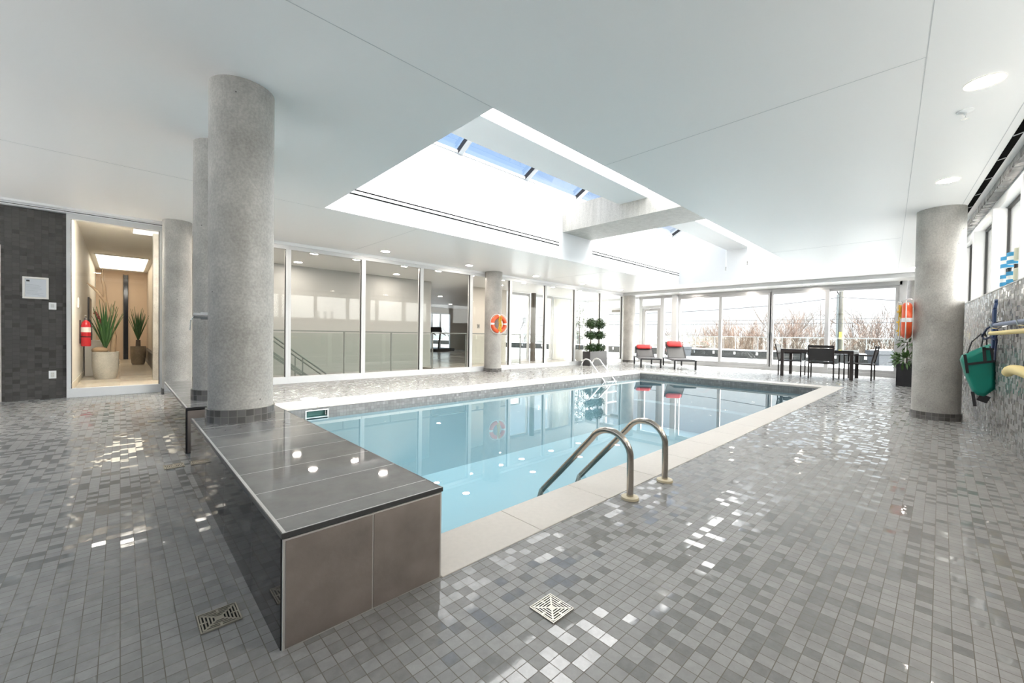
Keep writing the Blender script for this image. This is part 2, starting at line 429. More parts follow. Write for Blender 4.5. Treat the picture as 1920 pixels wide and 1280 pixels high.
for (x0, x1, lab) in ((2.08, 7.0, 'twin black air slots in white skylight wall before the concrete beam'), (8.25, 13.0, 'twin black air slots in white skylight wall behind the concrete beam')):
    t = thing('slot_diffuser', lab, 'air vent', (x0, SY1-.007, 2.99), 0, 'slot diffusers in the skylight')
    for z in (0, .062):
        b = MB(); b.box((0, -.004, z-.008), (x1-x0, .002, z+.008)); b.build('slot', VOID, t)
    b = MB(); b.box((0, -.003, .012), (x1-x0, .002, .05)); b.build('slot_bar', WHITE, t)
for y, zz, lab in ((4.43, 3.0, 'drop sprinkler on white pipe at the inner corner of skylight soffit'), (3.86, 3.1, 'drop sprinkler on white pipe at the outer corner of skylight soffit')):
    t = thing('drop_sprinkler', lab, 'sprinkler', (12.9, y, 3.6), 0, 'drop sprinklers in the skylight')
    b = MB(); b.cyl((0, 0, 0), (0, 0, zz+.1-3.6), .013, 10); b.build('pipe', WHITE, t)
    b = MB(); b.cyl((0, 0, zz+.1-3.6), (0, 0, zz+.04-3.6), .012, 8); b.lathe([(0, zz-3.6), (.022, zz-3.6), (.022, zz+.006-3.6), (0, zz+.006-3.6)], 12)
    b.tube([(.018, 0, zz+.06-3.6), (.022, 0, zz+.03-3.6), (.008, 0, zz-3.6)], .004, 6); b.tube([(-.018, 0, zz+.06-3.6), (-.022, 0, zz+.03-3.6), (-.008, 0, zz-3.6)], .004, 6); b.build('sprinkler_head', mat('dull_brass', (.35, .33, .30), .35, metal=1), t)

# ---------------------------------------------------------------- window wall beside the camera
b = MB(); b.box((-9, -.35, 0), (9.85, 0, 1.553)); struct(b.build('wall_right', WALLT, M=WM), 'glossy grey mosaic wall below the windows', 'wall')
b = MB(); b.box((-9, -.35, 1.553), (9.85, .004, 1.565)); struct(b.build('trim_7', mat('sill_trim', (.55, .54, .52), .4), M=WM), 'thin edge trim on the mosaic wall', 'trim')
b = MB(); b.box((-9, -.05, 2.615), (9.85, .03, H+.02)); struct(b.build('trim_8', LINTELT, M=WM), 'mosaic tile lintel above the windows', 'lintel')
b = MB(); b.box((-9, -.35, 2.505), (9.85, -.05, H+.1)); struct(b.build('trim_9', WHITE, M=WM), 'white window head below the ceiling', 'trim')
b = MB(); b.box((-9, -.35, 1.565), (.40-3.9, -.003, 2.505)); struct(b.build('wall_right_end', WALLT, M=WM), 'solid mosaic wall before the first high window', 'wall')
piers = MB()
for k in range(-3, 8):
    s0 = .40+1.3*k; piers.box((s0, -.35, 1.565), (s0+.05, -.003, 2.505))
struct(piers.build('trim_10', WHITE, M=WM), 'slim white piers between the high windows', 'trim')
for k in range(-3, 7):
    a, c = .45+1.3*k, 1.70+1.3*k
    w = sroot(wname(), 'high window in the mosaic wall', 'window', WM)
    b = MB()
    for p, q in (((a, -.14, 1.565), (a+.03, -.11, 2.505)), ((c-.012, -.14, 1.565), (c, -.112, 2.505)), ((a+.03, -.14, 1.565), (c-.012, -.11, 1.58)), ((a+.03, -.14, 2.475), (c-.012, -.11, 2.505))): b.box(p, q)
    b.build('frame', mat('dark_frame', (.035, .035, .035), .5), w)
    b = MB(); b.box((a+.02, -.13, 1.575), (c-.01, -.122, 2.48)); b.build('pane', PGLASS, w)
t = thing('linear_diffuser', 'long black linear slot in ceiling beside the mosaic lintel', 'air vent')
t.matrix_world = WM
b = MB(); b.box((-9, .085, H-.003), (8.9, .135, H-.0004)); b.build('slot', VOID, t)
for k in range(14):
    b = MB(); s = -1.4+.62*k; b.bar((s, .085, H-.005), (s+.05, .135, H-.005), .012, .004); b.build('clip', ALU, t)
b = MB(); b.bar((-9, .19, H-.0014), (8.9, .19, H-.0014), .004, .0016); b.build('edge_line', SEAM, t)

# ---------------------------------------------------------------- back and side walls out of view; windows added to light the ceiling
b = MB(); b.box((-3.2, -2.4, 0), (-3.0, 8.9, 1.0)); b.box((-3.2, -2.4, 2.6), (-3.0, 8.9, H))
for k in range(7): b.box((-3.2, -1.5+1.7*k, 1.0), (-3.0, -1.35+1.7*k, 2.6))
struct(b.build('wall_back', DARKT), 'dark mosaic wall behind the camera with a row of windows added for light', 'wall')
for k in range(6):
    w = sroot(wname(), 'added window behind the camera, lighting the ceiling', 'window'); y0 = -1.35+1.7*k
    b = MB()
    for p, q in (((-3.12, y0, 1.0), (-3.06, y0+.05, 2.6)), ((-3.12, y0+1.5, 1.0), (-3.06, y0+1.55, 2.6)), ((-3.12, y0+.05, 1.0), (-3.06, y0+1.5, 1.05)), ((-3.12, y0+.05, 2.55), (-3.06, y0+1.5, 2.6))): b.box(p, q)
    b.build('frame', FRAMEW, w); b = MB(); b.box((-3.095, y0+.04, 1.03), (-3.085, y0+1.51, 2.57)); b.build('pane', PGLASS, w)
# ---------------------------------------------------------------- left wall: dark mosaic, door, hall window
LX = -.555
b = MB(); b.box((-1.15, GY+.06, 0), (LX, GY+.2, 2.63)); b.box((-3.2, GY+.06, 0), (-2.1, GY+.2, 2.63)); b.box((-2.1, GY+.06, 2.1), (-1.15, GY+.2, 2.63))
struct(b.build('wall_left', DARKT), 'dark grey mosaic wall beside the hall window', 'wall')
d = sroot('door_1', 'pale wooden door at the end of the dark wall', 'door')
b = MB(); b.box((-2.07, GY+.1, 0), (-1.185, GY+.14, 2.06)); b.build('leaf', mat('pale_wood', (.62, .48, .36), .5, noise=.12, nscale=5), d)
b = MB(); b.box((-1.185, GY+.05, 0), (-1.15, GY+.16, 2.1)); b.box((-2.1, GY+.05, 0), (-2.07, GY+.16, 2.1)); b.box((-2.07, GY+.05, 2.06), (-1.185, GY+.16, 2.1)); b.build('frame', mat('door_frame', (.55, .50, .46), .4), d)
b = MB(); b.tube([(-1.25, GY+.1, 1.0), (-1.25, GY+.05, 1.0), (-1.37, GY+.05, 1.0)], .01, 8); b.build('lever_handle', STEELB, d)
b = MB(); b.box((-3.2, GY-.02, 2.64), (14.3, GY+.2, H)); b.box((-3.2, GY-.12, 2.672), (.75, GY-.02, H))
hd = struct(b.build('trim_11', WHITE), 'white ceiling header over the glass partition', 'trim')
b = MB(); b.box((-3.2, GY-.024, 2.652), (.6, GY-.02, 2.66)); b.build('shadow_gap', DARK, hd)

# long glass partition: one window per bay
bays = [(LX, .50)] + list(zip([.62, 2.326, 3.80, 5.236, 6.74, 8.18, 9.713, 11.21, 12.73], [2.326, 3.80, 5.236, 6.74, 8.18, 9.713, 11.21, 12.73, 14.22]))
for i, (a, c) in enumerate(bays):
    w = sroot(wname(), 'tall fixed glazing bay in the partition', 'window')
    b = MB(); fw = .045
    sill = .13
    b.box((a, GY, 0), (c, GY+.10, sill)); b.box((a, GY, 2.565), (c, GY+.10, 2.64))
    b.box((a, GY, sill), (a+fw, GY+.10, 2.565)); b.box((c-fw, GY, sill), (c, GY+.10, 2.565))
    b.build('frame', FRAMEW, w, bevel=.003)
    b = MB(); b.box((c-fw-.009, GY+.015, sill), (c-fw, GY+.05, 2.565)); b.box((a+fw, GY+.03, sill), (a+fw+.006, GY+.05, 2.565)); b.build('gasket', DARK, w)
    b = MB(); b.box((a+fw-.01, GY+.045, sill-.01), (c-fw+.01, GY+.055, 2.575)); b.build('pane', LGLASS if i else glass('hall_glass', (.96, .97, .96), 1.45), w)

# ---------------------------------------------------------------- columns
def column(c, rad, z0, z1, lab, band=True):
    t = sroot('column', lab, 'column', Matrix.Translation((c[0], c[1], z0)))
    b = MB(); b.tube([(0, 0, 0), (0, 0, z1-z0)], rad, 64); b.build('shaft', CONC, t, smooth=40)
    if band:
        n = 40; b = MB(); b.lathe([(rad+.014, 0), (rad+.014, .092), (rad-.01, .092)], n)
        o = b.build('tile_base', None, t, smooth=40); m = bpy.data.materials.get('base_round') or round_tiles(); o.data.materials.append(m)
    return t
def round_tiles():
    m = bpy.data.materials.new('base_round'); t = NT(m)
    co = t.n('ShaderNodeTexCoord').outputs['Object']; sp = t.n('ShaderNodeSeparateXYZ'); t.l(co, sp.inputs[0])
    a = t.math('MULTIPLY', t.math('ARCTAN2', sp.outputs[1], sp.outputs[0]), 27/(2*PI)); v = t.math('MULTIPLY', sp.outputs[2], 1/.046)
    fu = t.math('ABSOLUTE', t.math('SUBTRACT', t.math('FRACT', a), .5)); fv = t.math('ABSOLUTE', t.math('SUBTRACT', t.math('FRACT', v), .5))
    g = t.math('MAXIMUM', t.math('GREATER_THAN', fu, .468), t.math('GREATER_THAN', fv, .468))
    cb = t.n('ShaderNodeCombineXYZ'); t.l(t.math('FLOOR', a), cb.inputs[0]); t.l(t.math('FLOOR', v), cb.inputs[1])
    wn = t.n('ShaderNodeTexWhiteNoise'); t.l(cb.outputs[0], wn.inputs['Vector'])
    c = t.mix(wn.outputs['Value'], (.07, .066, .063), (.16, .155, .15)); c = t.mix(g, c, (.22, .21, .195))
    t.bsdf(Base_Color=c, Roughness=.2)
    return m
column((.632, 3.475), .197, .372, H, 'big round concrete column standing on the tiled bench')
column((.665, 4.68), .19, .372, H, 'round concrete column standing on the second tiled bench')
column((.655, 8.35), .183, 0, H, 'round concrete column at the end of the hall window')
column((7.69, .035), .229, 0, H, 'round concrete column by the mosaic wall carrying a lifebuoy')
column((7.368, 8.466), .232, 0, H, 'round concrete column before the glass partition carrying a lifebuoy')
column((14.458, 8.50), .233, 0, H, 'round concrete column in the far corner beside the loungers')
column((15.55, .42), .3, 0, H+.1, 'concrete column outside the end of the sliding doors', False)

# ---------------------------------------------------------------- tiled benches
BH = .372
def bench(x0, x1, y0, y1, lab, notch=None, first=True):
    t = thing('tiled_bench', lab, 'bench', (0, 0, 0))
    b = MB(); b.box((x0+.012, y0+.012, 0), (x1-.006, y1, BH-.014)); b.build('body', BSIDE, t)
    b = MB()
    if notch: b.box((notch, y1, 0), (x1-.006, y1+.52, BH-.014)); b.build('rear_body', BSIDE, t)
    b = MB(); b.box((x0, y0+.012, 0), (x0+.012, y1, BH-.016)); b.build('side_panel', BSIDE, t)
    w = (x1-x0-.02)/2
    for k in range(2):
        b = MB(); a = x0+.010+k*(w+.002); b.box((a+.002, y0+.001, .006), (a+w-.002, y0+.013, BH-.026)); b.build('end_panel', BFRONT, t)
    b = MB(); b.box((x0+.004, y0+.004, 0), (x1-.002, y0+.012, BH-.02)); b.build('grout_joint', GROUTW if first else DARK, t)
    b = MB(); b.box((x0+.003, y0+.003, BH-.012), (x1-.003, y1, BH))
    if notch: b.box((notch, y1, BH-.012), (x1-.003, y1+.52, BH))
    b.build('top_slab', BTOP, t)
    b = MB(); e = .003
    b.box((x0-.001, y0-.001, BH-.016), (x1+.001, y0+e, BH+.001)); b.box((x0-.001, y0+e, BH-.016), (x0+e, y1, BH+.001)); b.box((x1-e, y0+e, BH-.016), (x1+.001, y1+(.52 if notch else 0), BH+.001))
    b.build('edge_trim', mat('edge_trim', (.10, .10, .10), .3, metal=.6), t)
    b = MB(); b.box((x0+e, y0+e, BH-.001), (x0+e+.010, y1, BH+.0012)); b.box((x0+e+.01, y0+e, BH-.001), (x1-e, y0+e+.004, BH+.0012)); b.build('pale_trim', mat('trim_line', (.55, .54, .52), .35), t)  # pale strip of the edge trim along the bench top
    return t
bench(.362, .955, 1.397, 3.66, 'long dark glossy tiled bench ending beside the pool corner', notch=.62)
bench(.382, .955, 4.19, 6.45, 'shorter dark tiled bench behind the big column', first=False)
t = thing('pipe_valve', 'chrome pipe stub in the gap between the two tiled benches', 'pipe', (.50, 4.1, 0))
b = MB(); b.tube([(-.02, .09, .05), (-.02, .0, .05), (-.02, -.03, .09), (-.02, -.03, .19)], .016, 12); b.build('pipe', mat('old_copper', (.35, .22, .17), .35, metal=1), t, smooth=50)
b = MB(); b.blob((-.02, -.03, .20), (.03, .03, .03)); b.build('knob', STEELB, t, smooth=60)

# shower tap on the big column
t = thing('shower_valve', 'chrome shower tap with riser pipe on the big column', 'shower', (.632, 3.475, 1.1))
a = math.radians(168); ux, uy = math.cos(a), math.sin(a)
b = MB(); b.cyl((ux*.19, uy*.19, .0), (ux*.235, uy*.235, 0), .027, 24); b.build('flange', CHROME, t, smooth=50)
b = MB(); b.cyl((ux*.23, uy*.23, .0), (ux*.275, uy*.275, 0), .020, 20); b.build('knob', CHROME, t, smooth=50)
b = MB(); b.tube([(ux*.27, uy*.27, 0), (ux*.29, uy*.29, -.03), (ux*.295, uy*.295, -.10)], .004, 8); b.build('lever', CHROME, t)
a = math.radians(150); ux, uy = math.cos(a), math.sin(a)
b = MB(); b.cyl((ux*.203, uy*.203, -.02), (ux*.203, uy*.203, .62), .009, 12); b.build('riser_pipe', mat('dull_steel', (.30, .30, .30), .35, metal=1), t, smooth=50)

# ---------------------------------------------------------------- sliding doors (far wall)
def panel(kind, y0, y1, lab, z0=.13, z1=2.5, fw=.09, x=FX, bar=None):
    n = kind; w = sroot(n, lab, 'door' if n.startswith('door') else 'window')
    b = MB(); b.box((x, y0, z0), (x+.07, y0+fw, z1)); b.box((x, y1-fw, z0), (x+.07, y1, z1)); b.box((x, y0+fw, z0), (x+.07, y1-fw, z0+fw*.9)); b.box((x, y0+fw, z1-fw*.8), (x+.07, y1-fw, z1))
    if bar: b.box((x, y0+fw, bar), (x+.07, y1-fw, bar+.09))
    b.build('frame', ALU, w, bevel=.004)
    b = MB(); b.box((x+.03, y0+fw-.01, z0+.05), (x+.04, y1-fw+.01, z1-.05)); b.build('pane', PGLASS, w)
    return w
b = MB(); b.box((FX-.03, .75, 0), (FX+.14, 8.45, .10)); b.box((FX-.05, .75, 0), (FX-.03, 8.45, .05)); b.box((FX-.02, .75, 2.5), (FX+.14, 8.45, 2.62)); b.box((FX-.02, .66, 0), (FX+.14, .80, 2.62))
struct(b.build('trim_12', ALU), 'aluminium sill and head of the sliding doors', 'trim')
for i, (a, c, lab) in enumerate(((.80, 2.385, 'sliding glass door by the far column'), (2.31, 3.84, 'sliding glass door behind the table chairs'), (3.80, 5.40, 'sliding glass door in the middle of the row'), (5.33, 6.86, 'sliding glass door behind the second lounger'))):
    p = panel('door_%d' % (i+2), a, c, lab, z0=.10, fw=.10 if i in (1, 2) else .085, x=FX+(.0 if i in (1, 2) else .06))
    b = MB(); yy = (c-.05 if i % 2 else a+.05); b.bar((FX-.012, yy, .95), (FX-.012, yy, 1.2), .018, .02); b.build('pull_handle', STEELB, p)
b = MB(); b.box((FX-.08, 6.86, 0), (FX+.14, 7.06, 2.62)); b.box((FX, 7.40, 0), (FX+.1, 7.55, 2.62)); b.box((FX, 8.30, 0), (FX+.1, 8.44, 2.62)); b.box((FX, 7.06, 2.54), (FX+.1, 8.9, 2.62)); b.box((FX, 7.06, 0), (FX+.1, 8.9, .07)); b.box((FX, 7.55, 2.14), (FX+.1, 8.3, 2.24)); b.box((FX, 8.80, 0), (FX+.1, 8.92, 2.62))
struct(b.build('trim_13', FRAMEW), 'pale posts around the garden door', 'trim')
dr = panel('door_6', 7.55, 8.30, 'glazed terrace door with a closer behind the first lounger', z0=.02, z1=2.13, fw=.13, x=FX+.02)
b = MB(); b.box((FX-.04, 8.0, 2.06), (FX+.02, 8.22, 2.12)); b.bar((FX-.03, 8.0, 2.10), (FX-.12, 7.8, 2.14), .02, .012); b.build('door_closer', ALU, dr)
b = MB(); b.tube([(FX+.02, 7.62, 1.0), (FX-.05, 7.62, 1.0), (FX-.05, 7.72, 1.0)], .01, 8); b.build('lever_handle', STEELB, dr)
for y0, y1, z0, z1 in ((7.06, 7.40, .07, 2.54), (7.55, 8.30, 2.24, 2.54), (8.44, 8.80, .07, 2.54)):
    w = sroot(wname(), 'fixed pane beside the terrace door', 'window'); b = MB(); b.box((FX+.04, y0-.01, z0-.01), (FX+.05, y1+.01, z1+.01)); b.build('pane', PGLASS, w)

# ---------------------------------------------------------------- pool ladders
def ladder(loc, rz, lab, m, fm, z0, gap=.461, grp='pool ladders'):
    t = thing('pool_ladder', lab, 'ladder', loc, rz, grp)
    for x in (0, gap):
        pts = [(x, 0, .006), (x, 0, .12), (x, .002, .235)]
        cy, cz, R0 = .155, .245, .155
        for k in range(1, 13):
            a = PI-(PI*.83)*k/12; pts.append((x, cy+R0*math.cos(a), cz+R0*math.sin(a)*.98))
        ex, ez = pts[-1][1], pts[-1][2]
        for k in range(1, 8): pts.append((x, ex+.345*k/7*1.28, ez-.375*k/7*1.28))
        ly, lz = pts[-1][1], pts[-1][2]
        pts += [(x, ly+.02, lz-.06), (x, ly+.02, lz-.3), (x, ly+.02, -.95)]
        b = MB(); b.tube(pts, .0205, 20); b.build('rail', m, t, smooth=60)
        b = MB(); b.lathe([(.0205, .016), (.052, .014), (.054, .0), (.02, 0)], 32, (x, 0, .002)); b.build('flange', fm, t, smooth=40)
    for z in (z0, z0-.26, z0-.52):
        b = MB(); b.box((0.02, ly-.03, z-.012), (gap-.02, ly+.07, z+.012)); b.build('tread', mat('white_plastic', (.78, .79, .79), .4), t, bevel=.004)
    return t
ladder((2.274, 1.306, 0), 0, 'brushed steel pool ladder with cream base rings on the near coping', STEEL, CREAM, -.36)
ladder((9.24, 6.52, 0), PI, 'bright steel pool ladder at the far corner before the topiary planter', STEELB, STEELB, -.15)

# ---------------------------------------------------------------- floor drains
def drain(loc, lab):
    t = thing('floor_drain', lab, 'drain', loc, 0, 'square floor drains')
    h = .058
    b = MB(); b.box((-h+.003, -h+.003, .0005), (h-.003, h-.003, .0015)); b.build('recess', mat('drain_dark', (.008, .007, .006), .9), t)
    b = MB()
    for a, c in (((-h, -h, 0), (h, -h+.004, .0045)), ((-h, h-.004, 0), (h, h, .0045)), ((-h, -h+.004, 0), (-h+.004, h-.004, .0045)), ((h-.004, -h+.004, 0), (h, h-.004, .0045))): b.box(a, c)
    b.build('frame', mat('drain_metal', (.52, .49, .42), .35, metal=.9), t)
    g = MB(); z = .0035
    for k in range(5):
        q = .011+k*.0095; w = .0046
        for sx, sy in ((1, 0), (-1, 0), (0, 1), (0, -1)):
            if sx: g.bar((sx*q, -q, z-.0008), (sx*q, q, z-.0008), w, .0016)
            else: g.bar((-q, sy*q, z-.0008), (q, sy*q, z-.0008), w, .0016)
    for sx, sy in ((1, 1), (1, -1)): g.bar((-.051*sx, -.051*sy, z-.0006), (.051*sx, .051*sy, z-.0006), .006, .0016)
    for k in range(4):
        a = k*PI/2; c, s = round(math.cos(a)), round(math.sin(a)); off = .012
        for q0, q1 in ((.034, .054),): g.bar((c*q0-s*off*0, s*q0+c*off*0, z-.0006), (c*q1, s*q1, z-.0006), .007, .0016)
    g.lathe([(.004, z-.001), (.011, z-.001), (.011, z), (.004, z)], 12)
    g.build('grate', MATS['drain_metal'], t)
    for sx in (-1, 1):
        for sy in (-1, 1):
            b = MB(); b.lathe([(0, .0048), (.0042, .0048), (.0042, .002)], 10, (sx*.047, sy*.047, 0)); b.build('screw', MATS['drain_metal'], t)
    return t
d0 = drain((1.143, .964, .0005), 'square steel floor drain on the open deck, close to the bench end')
for p, lab in (((.249, 1.712, .0005), 'rusty square floor drain beside the side face of the bench, close to its front corner'), ((.285, 3.862, .0005), 'square floor drain beside the gap between the two benches'), ((.272, 5.90, .0005), 'square floor drain beside the second bench, far from camera')):
    dup(d0, p, 0, lab, 'square floor drains')

# ---------------------------------------------------------------- recessed lamps
def lamp_proto(x, y, z, lab, grp, s=.083):
    t = thing('recessed_downlight', lab, 'ceiling light', (x, y, z), 0, grp)
    b = MB(); b.lathe([(s, -.001), (s+.013, -.001), (s+.013, -.006), (s, -.004), (s, -.001)], 32); b.build('trim_ring', mat('ring_white', (.85, .82, .78), .4), t, smooth=50)
    b = MB(); b.lathe([(0, -.002), (s, -.002)], 32); b.build('lens', LENS, t)
    return t
G1 = 'downlights above the mosaic wall side'
L0 = lamp_proto(4.083, -.158, H, 'largest recessed round downlight in the ceiling above the mosaic wall', G1)
dup(L0, (6.322, -.012, H), 0, 'recessed downlight just before the column by the mosaic wall', G1)
dup(L0, (13.3, .45, H), 0, 'small recessed downlight half hidden behind the column by the mosaic wall', G1)
dup(L0, (8.6, .16, H), 0, 'recessed downlight hidden behind the column top', G1)
dup(L0, (1.84, -.31, H), 0, 'recessed downlight above the camera side deck', G1)
dup(L0, (-.5, -.48, H), 0, 'recessed downlight behind the camera', G1)
G2 = 'downlights along the glass partition'
for x, lab in ((4.0, 'first recessed downlight along the glass partition, counting from the big column'), (6.237, 'second recessed downlight along the glass partition, counting from the big column'), (8.656, 'third recessed downlight along the partition, just past the lifebuoy column'), (10.89, 'fourth recessed downlight along the glass partition'), (13.14, 'last recessed downlight along the glass partition before the far corner')):
    dup(L0, (x, 8.05 if x < 5 else 8.1, H), 0, lab, G2)
G4 = 'downlights over the back of the room'
dup(L0, (1.75, 8.05, H), 0, 'recessed downlight hidden behind the big column', G4)
G3 = 'soffit downlights over the sliding doors'
for y, lab in ((6.41, 'soffit downlight above the second lounger'), (4.55, 'soffit downlight above the middle sliding door'), (2.75, 'soffit downlight above the dining chairs')):
    dup(L0, (14.5, y, 2.60), 0, lab, G3)
t = thing('ceiling_sprinkler', 'small chrome sprinkler head under the ceiling between two downlights', 'sprinkler', (4.506, -.085, H))
b = MB(); b.lathe([(0, 0), (.045, 0), (.045, -.004), (.02, -.012), (0, -.012)], 24); b.build('escutcheon', WHITE, t, smooth=50)
b = MB(); b.cyl((0, 0, -.01), (0, 0, -.03), .009, 12); b.tube([(.012, 0, -.025), (.018, 0, -.04), (.004, 0, -.055)], .003, 6); b.tube([(-.012, 0, -.025), (-.018, 0, -.04), (-.004, 0, -.055)], .003, 6); b.lathe([(0, -.054), (.02, -.054), (.02, -.058), (0, -.058)], 14); b.build('head', CHROME, t)

# ---------------------------------------------------------------- lifebuoys
ORANGE = mat('orange_plastic', (.85, .12, .035), .35); ROPEW = mat('white_rope', (.82, .81, .78), .7); ROPEY = mat('yellow_rope', (.80, .52, .04), .7)
def lifebuoy(loc, rz, lab, hang):
    t = thing('lifebuoy', lab, 'lifebuoy', loc, rz, 'lifebuoys on the columns')   # local x across, z up, -y faces the room
    R0, rr = .195, .052
    b = MB(); b.tube([(R0*math.cos(a), 0, R0*math.sin(a)) for a in [2*PI*k/48 for k in range(48)]], rr, 18, closed=True); b.build('ring', ORANGE, t, smooth=60)
    for a0 in (0, PI/2, PI, 3*PI/2):
        b = MB(); b.tube([(R0*math.cos(a), 0, R0*math.sin(a)) for a in [a0-.12+.24*k/4 for k in range(5)]], rr+.003, 18); b.build('band', WHITE, t, smooth=60)
    pts = []
    for k in range(64):
        a = 2*PI*k/64; q = R0+rr+.006+.028*abs(math.sin(2*a)); pts.append((q*math.cos(a), -.01, q*math.sin(a)))
    b = MB(); b.tube(pts, .0065, 8, closed=True); b.build('grab_line', ROPEW, t, smooth=60)
    random.seed(5)
    b = MB()
    for k in range(7):
        dx = -.03+.012*k if hang == 0 else -.035+.012*k
        pts = [(dx+.012*math.sin(i*.9+k), -rr-.015-.012*math.cos(i*.7+k*2), .21-.42*i/16) for i in range(17)]
        b.tube(pts, .0065, 6)
    for z in (.12, -.02, -.14):
        b.tube([(.02*0+.052*math.cos(a), -rr-.018+.028*math.sin(a), z+.01*math.sin(2*a)) for a in [2*PI*k/14 for k in range(14)]], .006, 6, closed=True)
    b.build('throw_rope', ROPEY, t, smooth=60)
    b = MB(); b.tube([(0, -.03, .22), (.01, -rr-.01, .27), (0, .02, .29), (0, .05, .28)], .008, 8); b.build('hook', STEELB, t, smooth=60)
    if hang:
        b = MB(); b.tube([(0, -.05, .23), (-.05, -.09, .26), (-.06, -.10, .18), (-.03, -.07, .08), (.06, -.06, .0), (.10, -.062, -.10), (.07, -.07, -.24), (-.06, -.08, -.26)], .008, 8); b.build('loose_line', ROPEW, t, smooth=60)
    return t
a = math.atan2(-8.14, -7.3)
dx, dy = math.cos(a+.55), math.sin(a+.55)
lifebuoy((7.368+dx*.293, 8.466+dy*.293, 1.288), a+.55+PI/2, 'orange lifebuoy with yellow rope on the column before the glass partition', 0)
lifebuoy((7.69+.03, .035+.295, 1.275), PI+.05, 'orange lifebuoy seen edge-on on the column by the mosaic wall', 1)

# ---------------------------------------------------------------- loungers
def lounger(loc, rz, lab, ang, towel):
    t = thing('sun_lounger', lab, 'sun lounger', loc, rz, 'loungers in the far corner')   # local x: foot -> head
    W, L, hz = .62, 2.0, .30
    b = MB()
    for s in (-1, 1): b.box((0, s*W/2-.02, hz-.045), (L, s*W/2+.02, hz))
    for x in (.0, L-.04, 1.18): b.box((x, -W/2+.02, hz-.04), (x+.04, W/2-.02, hz-.005))
    b.build('frame', DARK, t, bevel=.004)
    for x in (.02, L-.07):
        for s in (-1, 1):
            b = MB(); b.box((x, s*(W/2-.005)-.025, 0), (x+.05, s*(W/2-.005)+.025, hz-.045)); b.build('leg', DARK, t, bevel=.004)
    b = MB(); b.box((.03, -W/2+.015, hz-.004), (1.22, W/2-.015, hz+.008)); b.build('seat_sling', SLINGG, t)
    ca, sa = math.cos(ang), math.sin(ang); Lb = .78
    def bp(u, v, y): return (1.22+u*ca-v*sa, y, hz+u*sa+v*ca)
    b = MB()
    for s in (-1, 1): b.bar(bp(0, 0, s*(W/2-.03)), bp(Lb, 0, s*(W/2-.03)), .035, .03)
    b.bar(bp(Lb, 0, -W/2+.02), bp(Lb, 0, W/2-.02), .03, .03); b.build('back_frame', DARK, t)
    b = MB(); b.bar(bp(.02, .005, 0), bp(Lb-.02, .005, 0), W-.09, .01, up=(-sa, 0, ca)); b.build('back_sling', SLINGG, t)
    for s in (-1, 1):
        b = MB(); b.bar(bp(.5, -.01, s*(W/2-.06)), (1.22+.5*ca+.22, s*(W/2-.06), hz-.02), .02, .02); b.build('prop', DARK, t)
    b = MB(); n = 12
    rings = []
    for i in range(n+1):
        y = -W/2+.05+(W-.1)*i/n; e = min(1, min(i, n-i)/1.6+.35); ring = []
        for k in range(16):
            a = 2*PI*k/16; uu = Lb-.14+.135*math.copysign(abs(math.cos(a))**.75, math.cos(a))*e; vv = .055+.05*math.sin(a)*e
            ring.append(b.bm.verts.new(bp(uu, vv, y)))
        rings.append(ring)
    for A, B in zip(rings, rings[1:]):
        for k in range(16): b.bm.faces.new((A[k], A[(k+1) % 16], B[(k+1) % 16], B[k]))
    b.bm.faces.new(rings[0]); b.bm.faces.new(rings[-1][::-1])
    b.build('head_cushion', RED, t, smooth=70)
    if towel:
        b = MB(); b.bar(bp(Lb-.02, -.02, W/2-.07), bp(Lb-.42, -.03, W/2-.07), .12, .02, up=(-sa, 0, ca)); b.build('counterweight_flap', RED, t)
    return t
lounger((12.40, 6.46, 0), math.radians(36), 'black sun lounger with low back and red cushion before the terrace door', math.radians(27), False)
lounger((12.62, 5.44, 0), math.radians(36), 'black sun lounger with raised back and red cushion nearer the dining table', math.radians(42), True)

